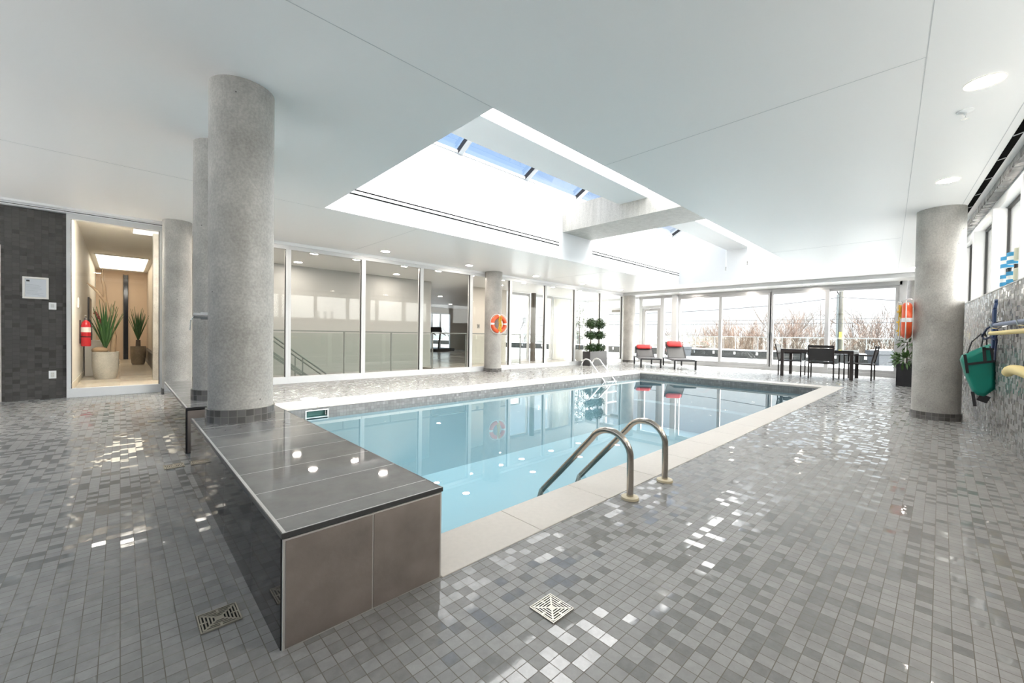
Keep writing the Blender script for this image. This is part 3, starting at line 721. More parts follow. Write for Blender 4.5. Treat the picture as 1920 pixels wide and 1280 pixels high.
# ---------------------------------------------------------------- table and chairs
t = thing('dining_table', 'rectangular dark metal table with glossy top by the sliding doors', 'table', (13.52, 2.25, 0))
hx, hy = .50, .77
b = MB(); b.box((-hx, -hy, .71), (hx, hy, .735)); b.build('tabletop', mat('dark_glass_top', (.05, .05, .055), .08, spec=.7), t, bevel=.003)
b = MB()
for s in (-1, 1): b.box((s*(hx-.02)-.02, -hy, .645), (s*(hx-.02)+.02, hy, .71)); b.box((-hx+.04, s*(hy-.02)-.02, .645), (hx-.04, s*(hy-.02)+.02, .71))
b.build('apron', BROWNMET, t)
for sx in (-1, 1):
    for sy in (-1, 1):
        b = MB(); b.box((sx*(hx-.037)-.036, sy*(hy-.037)-.036, 0), (sx*(hx-.037)+.036, sy*(hy-.037)+.036, .645)); b.build('leg', BROWNMET, t, bevel=.004)
def chair(loc, rz, lab):
    t = thing('dining_chair', lab, 'chair', loc, rz, 'chairs around the dining table')   # faces +x
    w, wf = .255, .295
    for s in (-1, 1):
        b = MB(); b.bar((-.26, s*w, 0), (-.26, s*w, .42), .028, .028); b.build('leg', BROWNMET, t)
        b = MB(); b.bar((.26, s*wf, 0), (.26, s*wf, .612), .028, .028); b.build('leg', BROWNMET, t)
        b = MB(); b.bar((-.27, s*(w+.02), .615), (.28, s*wf, .624), .035, .02); b.build('arm', BROWNMET, t)
    b = MB()
    for s in (-1, 1): b.bar((-.26, s*w, .42), (-.34, s*w, .845), .028, .028); b.bar((-.26, s*w, .40), (.26, s*wf, .41), .025, .03)
    b.bar((-.26, -w, .40), (-.26, w, .40), .025, .03); b.bar((.26, -wf, .41), (.26, wf, .41), .025, .03); b.bar((-.34, -w-.01, .845), (-.34, w+.01, .845), .028, .024)
    b.build('frame', BROWNMET, t)
    b = MB()
    N = 8; A = []
    for i in range(N+1):
        f = i/N; x = -.24+.49*f; z = .425-.02*math.sin(PI*f); A.append([b.bm.verts.new((x, s*(w+(wf-w)*f-.012), z)) for s in (-1, 1)]+[b.bm.verts.new((x, s*(w+(wf-w)*f-.012), z-.008)) for s in (1, -1)])
    for P, Q in zip(A, A[1:]):
        for k in range(4): b.bm.faces.new((P[k], P[(k+1) % 4], Q[(k+1) % 4], Q[k]))
    b.bm.faces.new(A[0]); b.bm.faces.new(A[-1][::-1]); b.build('seat', SLING, t)
    b = MB(); b.bar((-.263, 0, .46), (-.325, 0, .775), 2*w-.026, .008, up=(1, 0, .19)); b.bar((-.328, 0, .79), (-.335, 0, .832), 2*w-.026, .008, up=(1, 0, .19)); b.build('backrest', SLING, t)
    return t
c0 = chair((13.08, 2.09, 0), 0, 'dark sling chair with its back to the camera, at the table side')
dup(c0, (13.50, 2.86, 0), -PI/2+.03, 'dark sling chair at the table end nearer the loungers')
dup(c0, (13.57, 1.42, 0), PI/2-.03, 'dark sling chair at the table end nearer the mosaic wall')

# ---------------------------------------------------------------- planters inside
LEAF = mat('dark_leaf', (.022, .055, .012), .4, noise=.5, nscale=12); LEAF2 = mat('shrub_leaf', (.06, .13, .03), .45, noise=.5, nscale=14); BARK = mat('bark', (.13, .10, .075), .8, noise=.3, nscale=20)
def rnd_dir():
    z = random.uniform(-1, 1); a = random.uniform(0, 2*PI); q = math.sqrt(1-z*z); return Vector((q*math.cos(a), q*math.sin(a), z))
def clump(b, c, rad, n, L, w):
    for _ in range(n):
        d = rnd_dir(); p = Vector(c)+Vector((d.x*rad[0], d.y*rad[1], d.z*rad[2]))*random.uniform(.45, 1)
        b.leaf(p, (d+rnd_dir()*.7), L*random.uniform(.7, 1.2), w, random.uniform(-.2, .5), up=tuple(rnd_dir()*.8))
def planter_box(t, hx, hy, h, m):
    b = MB(); th = .02
    b.box((-hx, -hy, 0), (hx, hy, .02))
    for a, c in (((-hx, -hy, .02), (hx, -hy+th, h)), ((-hx, hy-th, .02), (hx, hy, h)), ((-hx, -hy+th, .02), (-hx+th, hy-th, h)), ((hx-th, -hy+th, .02), (hx, hy-th, h))): b.box(a, c)
    b.build('planter', m, t, bevel=.004)
    b = MB(); b.box((-hx+th, -hy+th, .02), (hx-th, hy-th, h-.04)); b.build('soil', mat('soil', (.03, .022, .016), .95), t)
random.seed(11)
t = thing('potted_topiary', 'pair of three-tier topiary shrubs in a charcoal box before the glass', 'plant', (11.86, 8.25, 0))
planter_box(t, .50, .155, .482, mat('charcoal_fibre', (.055, .053, .055), .45))
for x in (-.27, .22):
    s = MB(); s.tube([(x, 0, .40), (x+.02, .01, .8), (x-.02, -.01, 1.2), (x, 0, 1.5)], [.022, .02, .016, .01], 8); s.build('stem', BARK, t, smooth=60)
    for z, rx, rz_ in ((.615, .25, .125), (1.035, .25, .13), (1.43, .22, .17)):
        b = MB(); b.blob((x, 0, z), (rx*.72, .15, rz_*.7), 14, 8); clump(b, (x, 0, z), (rx, .21, rz_), 620, .055, .036); b.build('foliage', LEAF, t)
t = thing('potted_shrub', 'leafy green shrub in a tall black box beside the sliding doors', 'plant', (12.62, .52, 0))
planter_box(t, .16, .16, .485, DARK)
b = MB(); clump(b, (0, 0, .58), (.24, .24, .15), 260, .13, .045); clump(b, (-.02, 0, .95), (.12, .12, .12), 60, .12, .045); b.build('foliage', LEAF2, t)
s = MB(); s.tube([(0, 0, .42), (.01, 0, .7), (-.02, 0, .98)], [.015, .012, .007], 8); s.build('stem', BARK, t)

# ---------------------------------------------------------------- things on the mosaic wall
def wl(s, n, z): return WM @ Vector((s, n, z))
def wthing(name, lab, cat, s, n, z, group=None):
    t = thing(name, lab, cat, (0, 0, 0), 0, group); t.matrix_world = WM @ Matrix.Translation((s, n, z)); return t
BLUEF = mat('sky_blue_foam', (.05, .30, .55), .7); WHITEF = mat('white_foam', (.80, .82, .80), .7); CREAMF = mat('cream_foam', (.66, .66, .52), .7)
def dumbbell(s, n, lab, a, c, r=.062, tilt=0):
    t = wthing('foam_dumbbell', lab, 'dumbbell', s, n, 1.567, 'foam dumbbells on the window ledge')
    for z0 in (0, .185):
        b = MB(); b.lathe([(0, z0), (r, z0), (r, z0+.112), (0, z0+.112)], 28); o = b.build('foam_end', c, t, smooth=40, bevel=.004)
        if a is not c:
            for zz in (z0, z0+.075):
                b = MB(); b.lathe([(r-.004, zz-.0005), (r+.0015, zz), (r+.0015, zz+.037), (r-.004, zz+.0375)], 28); b.build('stripe', a, o, smooth=40)
    b = MB(); b.cyl((0, 0, .112), (0, 0, .185), .018, 14); b.build('grip', DARK, t, smooth=40)
    return t
dumbbell(.78, -.045, 'blue and white foam dumbbell upright on the window ledge, in front of its twin', BLUEF, WHITEF)
dumbbell(1.06, -.045, 'blue and white foam dumbbell upright on the window ledge, half hidden behind its twin', BLUEF, WHITEF)
dumbbell(.50, -.045, 'cream foam dumbbell on the window ledge at the photo edge', CREAMF, CREAMF)
YEL = mat('yellow_foam', (.80, .66, .30), .6); GRB = mat('grey_blue_foam', (.23, .27, .38), .6); NAVY = mat('navy_webbing', (.02, .03, .08), .6)
def hooks(t, pts):
    for (s, z) in pts:
        b = MB(); b.tube([(s, -.075, z), (s, .0, z-.035), (s, .04, z-.03), (s, .05, z+.01)], .006, 8); b.build('hook', STEELB, t)
t = wthing('pool_noodle', 'slim grey-blue pool noodle hung along the mosaic wall', 'pool noodle', 0, .08, 0, 'pool noodles on the wall')
b = MB(); b.tube([(.74, 0, 1.167), (.3, 0, 1.168), (-.6, 0, 1.166)], .019, 16); b.build('foam_tube', GRB, t, smooth=50)
hooks(t, [(.62, 1.167), (-.4, 1.167)])
t = wthing('pool_noodle', 'slim yellow pool noodle just below the grey-blue one', 'pool noodle', 0, .10, 0, 'pool noodles on the wall')
b = MB(); b.tube([(.80, 0, 1.086), (.4, 0, 1.086), (-.6, .0, 1.09)], .019, 16); b.build('foam_tube', YEL, t, smooth=50)
t = wthing('pool_noodle', 'thick pale yellow pool noodle low on the mosaic wall', 'pool noodle', 0, .075, 0, 'pool noodles on the wall')
b = MB(); b.tube([(.20, 0, .735), (.12, .0, .757), (0, 0, .772), (-.2, .0, .776), (-.5, 0, .765), (-.8, 0, .74)], [.036, .041, .041, .041, .041, .041], 18); b.build('foam_tube', YEL, t, smooth=50)
t = wthing('swim_belt', 'navy blue swim belt hanging on a wall hook above the noodles', 'swim belt', .98, .03, 0)
b = MB()
P = [(0.05, .012, 1.40), (.0, .02, 1.385), (-.02, .03, 1.33), (-.02, .03, 1.2), (-.01, .03, 1.05), (.0, .03, .94)]
for p, q in zip(P, P[1:]): b.bar(p, q, .075, .022, up=(0, 1, 0))
b.build('belt_pad', mat('navy_foam', (.025, .06, .16), .5), t, bevel=.004)
b = MB(); b.tube([(.02, .0, 1.20), (.10, .06, 1.14), (.22, .08, 1.06), (.12, .07, 1.03), (-.02, .05, 1.05), (-.12, .03, 1.02), (-.10, .02, 1.12), (-.02, .03, 1.17)], .009, 6); b.tube([(-.10, .02, 1.03), (-.12, .03, .90), (-.12, .03, .82)], .008, 6); b.build('strap', NAVY, t)
b = MB(); b.tube([(.0, -.025, 1.22), (.0, .04, 1.20), (.0, .06, 1.24)], .007, 8); b.build('hook', STEELB, t)
t = wthing('float_vest', 'green float vest with black straps hanging from the wall hook', 'float vest', 1.32, 0, 0)
def bagpts(x): return [(x, -.0, .99+.02), (x, .245, .845), (x, .262, .80), (x, .20, .60), (x, .135, .46), (x, .09, .43), (x, .0, .47), (x, .0, .54)]
b = MB()
n0 = [(.03, .985), (.09, .95), (.235, .85), (.25, .80), (.205, .62), (.15, .46), (.12, .425), (.07, .415), (.0, .50), (-.002, .54), (.0, .75)]
ra = [b.bm.verts.new((-.055, y, z)) for y, z in n0]; rb = [b.bm.verts.new((.055, y, z)) for y, z in n0]
k = len(n0)
cA = (sum(y for y, z in n0)/k, sum(z for y, z in n0)/k)
ia = [b.bm.verts.new((-.085, cA[0]+(y-cA[0])*.8, cA[1]+(z-cA[1])*.85)) for y, z in n0]; ib = [b.bm.verts.new((.085, cA[0]+(y-cA[0])*.8, cA[1]+(z-cA[1])*.85)) for y, z in n0]
for i in range(k):
    j = (i+1) % k
    b.bm.faces.new((ra[i], ra[j], rb[j], rb[i])); b.bm.faces.new((ra[i], ra[j], ia[j], ia[i])); b.bm.faces.new((rb[i], rb[j], ib[j], ib[i]))
b.bm.faces.new(ia); b.bm.faces.new(ib)
b.build('vest_body', mat('teal_nylon', (.0, .20, .15), .4, noise=.2, nscale=6), t, smooth=35, bevel=.008)
b = MB(); x = -.092
for p, q in (((.225, .86), (.20, .66)), ((.215, .755), (.015, .80)), ((.09, .945), (.078, .785)), ((.04, .96), (.02, .80)), ((.01, .93), (.10, .925))):
    b.bar((x, *p), (x, *q), .006, .024, up=(0, -(q[1]-p[1]), q[0]-p[0]))
b.build('strap', DARK, t)
b = MB(); b.tube([(-.03, .10, .95), (-.03, .09, 1.05), (-.01, .075, 1.10), (0, .06, 1.05), (.0, .06, .96)], .006, 8); b.tube([(-.03, .20, .87), (-.03, .17, 1.0), (-.02, .10, 1.09)], .006, 8); b.build('cord_loop', DARK, t)
b = MB(); b.bar((-.05, .155, .46), (-.05, .135, .305), .012, .026, up=(0, 1, 0)); b.bar((-.03, .06, .43), (-.03, .09, .36), .05, .08, up=(0, 1, 0)); b.build('tail_strap', DARK, t)
b = MB(); b.tube([(0, -.01, 1.06), (0, .06, 1.05), (0, .085, 1.08)], .008, 8); b.build('hook', STEELB, t)

# ---------------------------------------------------------------- things on the dark wall
WY = GY+.06
t = thing('notice_frame', 'white framed notice on the dark mosaic wall', 'picture frame', (-.845, WY, 1.55))
b = MB()
for a, c in (((-.12, -.02, .125), (.12, 0, .15)), ((-.12, -.02, -.15), (.12, 0, -.125)), ((-.12, -.02, -.125), (-.098, 0, .125)), ((.098, -.02, -.125), (.12, 0, .125))): b.box(a, c)
b.build('frame', mat('frame_white', (.80, .78, .75), .4), t, bevel=.003)
b = MB(); b.box((-.098, -.008, -.125), (.098, 0, .125)); p = b.build('sheet', mat('paper', (.66, .69, .74), .6), t)
b = MB(); b.box((-.085, -.0095, .085), (-.055, -.008, .108)); b.build('letterhead', DARK, p)
b = MB(); random.seed(3)
for k in range(9):
    z = .04-.016*k; b.box((-.085, -.009, z), (-.085+random.uniform(.10, .165), -.008, z+.003))
b.box((.02, -.009, -.108), (.08, -.008, -.105)); b.build('print', mat('grey_ink', (.38, .40, .44), .6), p)
t = thing('wall_switch', 'small white control switch below the framed notice', 'switch', (-.69, WY, 1.31))
b = MB(); b.box((-.036, -.01, -.05), (.036, 0, .05)); b.build('plate', WHITE, t, bevel=.003)
b = MB(); b.box((-.016, -.014, -.022), (.016, -.01, .026)); b.build('rocker', mat('switch_grey', (.62, .62, .62), .4), t)
t = thing('power_outlet', 'white power outlet low on the dark mosaic wall', 'outlet', (-.692, WY, .34))
b = MB(); b.box((-.036, -.009, -.055), (.036, 0, .055)); b.build('plate', WHITE, t, bevel=.003)
b = MB(); b.box((-.018, -.012, -.034), (.018, -.009, .034)); f_ = b.build('receptacle', mat('socket_face', (.70, .69, .66), .4), t)
b = MB()
for z in (-.018, .018):
    b.box((-.007, -.0128, z-.005), (-.005, -.012, z+.005)); b.box((.005, -.0128, z-.005), (.007, -.012, z+.005))
b.build('slots', DARK, f_)

# ---------------------------------------------------------------- hall behind the small window
HALLF = grid('hall_tile', (.62, .55, .45), .05, (.40, .35, .29), .6, .6, 'xy', gw=.006, tilt=.002, r0=.2, r1=.3)
PEACH = mat('peach_paint', (.72, .56, .42), .6); HW = mat('hall_white', (.80, .79, .75), .6)
HZ = 2.9
b = MB(); b.box((-.9, GY+.1, -.1), (.9, 19, 0)); struct(b.build('floor_hall', HALLF), 'cream tile floor of the hall', 'floor')
b = MB(); b.box((-.9, GY+.2, HZ), (.9, 19, HZ+.1)); b.box((-.9, GY+.1, 2.64), (.9, GY+.2, HZ+.1)); struct(b.build('ceiling_hall', HW), 'hall ceiling', 'ceiling')
b = MB(); b.box((-.8, GY+.2, 0), (-.56, 19, HZ)); h = struct(b.build('wall_hall', HW), 'white side wall of the hall', 'wall')
b = MB(); b.box((-.56, GY+.25, 0), (-.548, 18.7, .12)); b.build('skirting', mat('hall_skirt', (.62, .58, .50), .5), h)
b = MB(); b.box((-.8, 18.7, 0), (.9, 18.9, HZ)); struct(b.build('wall_hall_end', PEACH), 'peach end wall of the hall', 'wall')
b = MB(); b.box((.66, GY+.2, 0), (.85, 18.9, HZ)); struct(b.build('wall_hall_inner', mat('hall_beige', (.60, .52, .44), .6)), 'beige inner wall of the hall', 'wall')
b = MB(); b.box((.47, 10.7, 0), (.66, 11.0, HZ)); struct(b.build('trim_14', CONC), 'concrete pier in the hall', 'pier')
b = MB(); b.box((.58, 13.2, 0), (.66, 18.6, .38)); struct(b.build('trim_15', mat('dark_plinth', (.05, .05, .055), .4)), 'dark low plinth in the hall', 'plinth')
t = thing('dark_glass_panel', 'tall narrow black glass strip in the peach hall end wall', 'panel', (.135, 18.69, 0))
b = MB(); b.box((-.045, -.03, 0), (.045, 0, 2.78)); b.build('panel', mat('black_glass', (.012, .012, .018), .1), t)
b = MB(); b.box((-.06, -.035, 0), (-.045, 0, 2.8)); b.box((.045, -.035, 0), (.06, 0, 2.8)); b.build('edge_strip', DARK, t)
def hall_light(x, y, hx, hy, m, lab):
    t = thing('ceiling_panel_light', lab, 'ceiling light', (x, y, HZ))
    b = MB(); b.box((-hx-.03, -hy-.03, -.02), (hx+.03, hy+.03, 0)); b.build('housing', HW, t)
    b = MB(); b.box((-hx, -hy, -.024), (hx, hy, -.02)); b.build('diffuser', m, t)
hall_light(.38, 10.7, .2, .3, emit('dim_panel', (1, .96, .86), .45), 'flush cream rectangular ceiling light in the hall beside the pier')
hall_light(.0, 9.25, .48, .28, emit('hidden_fill', (1, .95, .88), 17), 'bright unseen panel added above the glass header to light the hall')  # main hall light, an added panel kept out of view
hall_light(.05, 16.4, .5, 1.6, emit('warm_fill', (1, .88, .70), 1.1), 'warm ceiling panel added deep in the hall to light the end wall')  # added panel that brightens the peach end wall
t = thing('white_cabinet', 'low white cabinet against the hall wall behind the pale pot', 'cabinet', (-.425, 12.7, 0))
b = MB(); b.box((-.11, -.35, 0), (.13, .35, .75)); b.build('body', HW, t, bevel=.004)
b = MB(); b.box((.13, -.34, .05), (.142, .34, .72)); b.build('door', WHITE, t)
t = thing('fire_extinguisher', 'red fire extinguisher on the white hall wall', 'fire extinguisher', (-.475, 11.35, .66))
b = MB(); b.lathe([(0, 0), (.062, .0), (.07, .02), (.07, .40), (.055, .46), (.025, .49), (.022, .51), (0, .51)], 24); b.build('cylinder', mat('fire_red', (.55, .02, .03), .3), t, smooth=40)
b = MB(); b.lathe([(.0705, .27), (.0715, .275), (.0715, .36), (.0705, .365)], 24); b.build('label_band', mat('label_pale', (.75, .72, .68), .5), t)
b = MB(); b.lathe([(0, .50), (.026, .50), (.026, .545), (0, .545)], 14); b.bar((0, 0, .56), (.0, -.12, .585), .02, .012); b.bar((0, 0, .545), (.0, -.10, .55), .02, .01); b.build('valve', mat('valve_metal', (.3, .3, .3), .3, metal=1), t)
b = MB(); b.tube([(.0, .02, .53), (.05, .04, .5), (.075, .02, .40), (.078, .0, .2), (.076, -.01, .12)], .010, 8); b.build('hose', DARK, t)
b = MB(); b.lathe([(.072, .17), (.074, .17), (.074, .19), (.072, .19)], 24); b.box((-.085, -.02, .05), (-.07, .02, .5)); b.build('bracket', DARK, t)
t = thing('thermostat', 'small white control box on the hall wall above the extinguisher', 'thermostat', (-.56, 10.9, 1.47))
b = MB(); b.box((0, -.06, -.09), (.02, .06, .09)); b.build('cover', mat('cream_box', (.7, .68, .6), .4), t); b = MB(); b.box((.02, -.03, -.01), (.022, .03, .05)); b.build('display', SEAM, t)
t = thing('wall_picture', 'narrow dark framed picture seen edge-on on the hall wall', 'picture', (-.56, 14.6, 1.3))
b = MB(); b.box((0, -.55, -.45), (.03, .55, .45)); b.build('frame', DARK, t); b = MB(); b.box((.03, -.48, -.38), (.032, .48, .38)); b.build('print', mat('picture_tone', (.25, .2, .16), .5), t)
def yucca(t, n, z0, L, spread, cx=0, cy=0):
    b = MB()
    for i in range(n):
        a = 2.4*i; q = spread*(.25+.75*i/n); le = L*(1-.35*i/n)*random.uniform(.85, 1.1)
        d = Vector((math.cos(a)*q, math.sin(a)*q, 1)).normalized(); p = Vector((cx, cy, z0)); sd = d.cross(Vector((0, 0, 1))).normalized()
        N = 6; A = []
        for k in range(N+1):
            f = k/N; c = p+d*le*f+Vector((math.cos(a), math.sin(a), -1.2))*(.10*q*f*f*f*le); w = .05*(1-f**2.2)*(.55+.9*f if f < .5 else 1)+.001
            A.append((b.bm.verts.new(c-sd*w/2), b.bm.verts.new(c+Vector((math.cos(a), math.sin(a), 0))*-.008), b.bm.verts.new(c+sd*w/2)))
        for P, Q in zip(A, A[1:]):
            b.bm.faces.new((P[0], P[1], Q[1], Q[0])); b.bm.faces.new((P[1], P[2], Q[2], Q[1]))
    return b
random.seed(21)
YUC = mat('strap_leaf', (.045, .13, .035), .4, noise=.4, nscale=9)
t = thing('potted_yucca', 'spiky plant with driftwood in a pale stone pot in the hall', 'plant', (-.212, 11.65, 0))
POT = [(0, 0), (.15, 0), (.175, .06), (.198, .25), (.20, .50), (.20, .54), (.175, .54), (.172, .45), (0, .45)]
b = MB(); b.lathe(POT, 32); b.build('pot', concrete('pot_stone', (.42, .41, .37), (.60, .585, .53), 5), t, smooth=50)
yucca(t, 34, .58, 1.02, .42, .0).build('foliage', YUC, t)
b = MB(); b.tube([(.10, .03, .45), (.12, .04, .85), (.06, 0, 1.2), (.0, .0, 1.55), (-.02, 0, 1.85), (-.05, 0, 2.0), (-.04, 0, 2.22)], [.05, .042, .036, .03, .026, .022, .008], 8); b.tube([(.02, 0, 1.5), (-.1, .0, 1.72), (-.18, 0, 1.82), (-.26, 0, 1.90)], [.028, .026, .02, .012], 8); b.tube([(.08, 0, 1.1), (.13, .02, 1.3), (.11, .02, 1.5)], [.03, .02, .006], 8); b.build('driftwood', mat('driftwood', (.36, .25, .15), .7, noise=.3, nscale=12), t, smooth=60)
b = MB(); b.blob((-.08, -.05, .57), (.12, .09, .07)); b.build('root_wood', MATS['driftwood'], t, smooth=60)
b = MB(); b.tube([(-.03, -.02, .95), (-.08, -.04, 1.22), (-.14, -.05, 1.3)], .006, 6)
for k in range(16): b.blob((-.06-.006*k+random.uniform(-.02, .02), -.04+random.uniform(-.02, .02), 1.12+.014*k), (.02, .02, .016), 6, 4)
b.build('flower_spike', mat('dusky_red', (.22, .04, .035), .6), t)
t = thing('potted_yucca', 'spiky plant in a brown pot at the far end of the hall', 'plant', (.371, 15.78, 0))
b = MB(); b.lathe([(r*.85, z*.96) for r, z in POT], 32); b.build('pot', concrete('pot_brown', (.20, .15, .10), (.33, .26, .18), 5), t, smooth=50)
b = MB(); b.tube([(0, 0, .43), (0, 0, .7)], [.06, .05], 10); b.build('stem', BARK, t)
yucca(t, 30, .66, .98, .36).build('foliage', YUC, t)

# ---------------------------------------------------------------- lobby and gym behind the long partition
LOBF = grid('lobby_floor_tile', (.46, .43, .38), .05, (.30, .28, .25), .6, .6, 'xy', gw=.005, tilt=.002, r0=.15, r1=.25)
PALE = mat('pale_plaster', (.43, .435, .415), .6); BEIGE = mat('beige_plaster', (.60, .56, .50), .6)
LY = 11.0
b = MB(); b.prism([(.85, GY+.1), (15.3, GY+.1), (15.3, 9.75), (.85, 9.75)], -.1, 0); b.prism([(6.6, 9.75), (15.3, 9.75), (15.3, LY+.1), (10.3, LY+.1), (17.7, 21.7), (6.6, 21.7)], -.1, 0); b.prism([(.85, 9.75), (1.9, 9.75), (1.9, LY), (.85, LY)], -.1, 0)
struct(b.build('floor_lobby', LOBF), 'tan tile floor beyond the glass partition', 'floor')
b = MB(); b.prism([(.85, GY+.2), (15.3, GY+.2), (15.3, LY+.15), (10.35, LY+.15), (17.8, 21.8), (.85, 21.8)], 2.62, 2.75); struct(b.build('ceiling_lobby', WHITE), 'white ceiling beyond the partition', 'ceiling')
b = MB(); b.box((.85, LY, -2.6), (7.0, LY+.15, 2.62)); struct(b.build('wall_lobby', PALE), 'pale plaster wall behind the stairs', 'wall')
b = MB(); b.box((8.6, LY, 0), (10.2, LY+.15, 2.62)); struct(b.build('wall_lobby_pier', BEIGE), 'beige wall pier behind the lifebuoy column', 'wall')
b = MB(); b.box((6.85, LY+.15, 0), (7.0, 21.5, 2.62)); b.box((6.85, 21.5, 0), (12.7, 21.7, 2.62)); b.box((12.7, 21.5, 2.3), (15.17, 21.7, 2.62)); b.box((15.17, 21.5, 0), (17.7, 21.7, 2.62)); b.prism([(10.2, LY+.15), (10.35, LY+.15), (17.8, 21.7), (17.6, 21.7)], 0, 2.62)
struct(b.build('wall_gym', BEIGE), 'beige walls of the gym', 'wall')
w = sroot(wname(), 'large gym window behind the treadmill', 'window'); b = MB()
for x in (12.7, 13.75, 14.35, 15.1): b.box((x, 21.5, .05), (x+.07, 21.6, 2.3))
b.box((12.77, 21.5, .05), (15.1, 21.6, .12)); b.box((12.77, 21.5, 2.23), (15.1, 21.6, 2.3)); b.build('frame', FRAMEW, w); b = MB(); b.box((12.75, 21.54, .1), (15.12, 21.55, 2.25)); b.build('pane', PGLASS, w)
for (a, c) in ((10.35, 11.44), (11.62, 12.75), (12.80, 13.95), (14.0, 15.12)):
    w = sroot(wname(), 'tall lobby window to the garden', 'window'); b = MB()
    b.box((a, LY, 0), (a+.06, LY+.1, 2.6)); b.box((c-.06, LY, 0), (c, LY+.1, 2.6)); b.box((a+.06, LY, 0), (c-.06, LY+.1, .1)); b.box((a+.06, LY, 2.5), (c-.06, LY+.1, 2.6)); b.build('frame', FRAMEW, w)
    b = MB(); b.box((a+.05, LY+.04, .08), (c-.05, LY+.05, 2.52)); b.build('pane', PGLASS, w)
b = MB(); b.cyl((11.53, LY-.1, 0), (11.53, LY-.1, 2.62), .10, 24); struct(b.build('trim_16', mat('umber_post', (.10, .085, .07), .5), smooth=40), 'slim dark post by the lobby windows', 'post')
for (a, c) in ((8.95, 10.0), (10.0, LY)):
    w = sroot(wname(), 'end glazing of the lobby toward the terrace', 'window'); b = MB()
    b.box((FX, a, 0), (FX+.1, a+.06, 2.6)); b.box((FX, c-.06, 0), (FX+.1, c, 2.6)); b.box((FX, a+.06, 2.12), (FX+.1, c-.06, 2.2)); b.box((FX, a+.06, 0), (FX+.1, c-.06, .1)); b.box((FX, a+.06, 2.5), (FX+.1, c-.06, 2.6)); b.build('frame', FRAMEW, w)
    b = MB(); b.box((FX+.04, a+.05, .08), (FX+.05, c-.05, 2.52)); b.build('pane', PGLASS, w)
    if a < 9: b = MB(); b.box((FX-.12, 9.05, 2.02), (FX, 9.65, 2.11)); b.build('closer_box', mat('closer_grey', (.32, .30, .27), .5), w, bevel=.004)
t = thing('sheer_curtain', 'sheer pale curtain gathered at the lobby windows', 'curtain', (13.25, LY-.12, 0))
b = MB(); A = []
for i in range(61):
    x = -.5+1.0*i/60; y = .035*math.sin(i*1.05)+.012*math.sin(i*2.3); A.append([b.bm.verts.new((x, y, z)) for z in (.03, 1.3, 2.5)])
for P, Q in zip(A, A[1:]):
    for k in range(2): b.bm.faces.new((P[k], P[k+1], Q[k+1], Q[k]))
cm = bpy.data.materials.new('sheer_fabric'); tt = NT(cm); d_ = tt.n('ShaderNodeBsdfTranslucent'); d_.inputs[0].default_value = (.8, .79, .74, 1); e_ = tt.n('ShaderNodeBsdfDiffuse'); e_.inputs[0].default_value = (.8, .79, .74, 1); mx = tt.n('ShaderNodeMixShader'); mx.inputs[0].default_value = .5
tt.l(d_.outputs[0], mx.inputs[1]); tt.l(e_.outputs[0], mx.inputs[2]); tt.l(mx.outputs[0], tt.n('ShaderNodeOutputMaterial').inputs[0])
b.build('drape', cm, t, smooth=80); b = MB(); b.tube([(-.55, 0, 2.53), (.55, 0, 2.53)], .012, 8); b.build('rod', ALU, t)
# stairs and balustrade
b = MB()
for k in range(12): b.box((1.95+.29*k, 9.8, -.19*(k+1)-.19), (1.95+.29*(k+1), LY, -.19*(k+1)))
b.box((5.4, 9.75, -2.6), (6.7, LY, -2.5)); b.box((1.9, 9.70, -2.6), (6.6, 9.75, -.1)); b.box((6.6, 9.75, -2.6), (6.65, LY, -.1)); struct(b.build('trim_17', mat('stair_stone', (.55, .54, .50), .5)), 'pale stairs going down behind the glass partition', 'stairs')
RAIL = mat('rail_steel', (.21, .23, .22), .5)
t = thing('stair_handrail', 'twin sloping handrails over the stairs beyond the partition', 'handrail', (2.446, 10.0, .868))
for y in (0, .55):
    b = MB(); b.tube([(-.75, y, .34), (-.45, y, .34), (2.6, y, -2.06)], .018, 10); b.build('rail', RAIL, t, smooth=50)
    b = MB(); b.bar((-.42, y+.0, -.05), (2.5, y, -2.3), .012, .05); b.build('lower_rail', RAIL, t)
    for k in range(4):
        x = -.3+.85*k; b = MB(); b.bar((x, y, .22-.787*k*.85), (x, y, -.62-.787*k*.85-.1), .02, .02); b.build('baluster', RAIL, t)
t = thing('glass_balustrade', 'glass balustrade with steel top rail along the stairwell', 'balustrade', (0, 9.65, 0))
b = MB(); b.bar((1.4, 0, 1.02), (9.6, 0, 1.02), .045, .03); b.build('top_rail', RAIL, t)
px = [1.4, 2.6, 3.79, 4.98, 6.2, 7.35, 8.5, 9.6]
for x in px:
    b = MB(); b.bar((x, 0, 0), (x, 0, 1.005), .03, .03); b.build('post', RAIL, t)
for a, c in zip(px, px[1:]):
    b = MB(); b.box((a+.03, -.005, .08), (c-.03, .005, .98)); b.build('glass_panel', RGLASS, t)
for i, x in enumerate((2.0, 2.91, 3.80, 4.98, 5.95, 7.05, 8.2, 9.1, 10.5, 12.0)):
    nm = ('first', 'second', 'third', 'fourth', 'fifth', 'sixth', 'seventh', 'eighth', 'ninth', 'tenth')[i]
    dup(L0, (x, 9.0, 2.62), 0, 'warm downlight behind the glass partition, %s from the big column' % nm, 'downlights beyond the glass partition')
for x, y in ((3, 10.4), (5.5, 10.4), (9, 10), (10, 15), (13, 15), (13, 18.5)): dup(L0, (x, y, 2.62), 0, 'warm downlight deeper inside the rooms beyond the partition', 'deep downlights beyond the partition')
t = thing('treadmill', 'dark treadmill standing before the gym window', 'treadmill', (13.35, 19.9, 0), math.radians(200))
b = MB(); b.box((-.85, -.38, .0), (.8, .38, .16)); b.build('deck', DARK, t, bevel=.02)
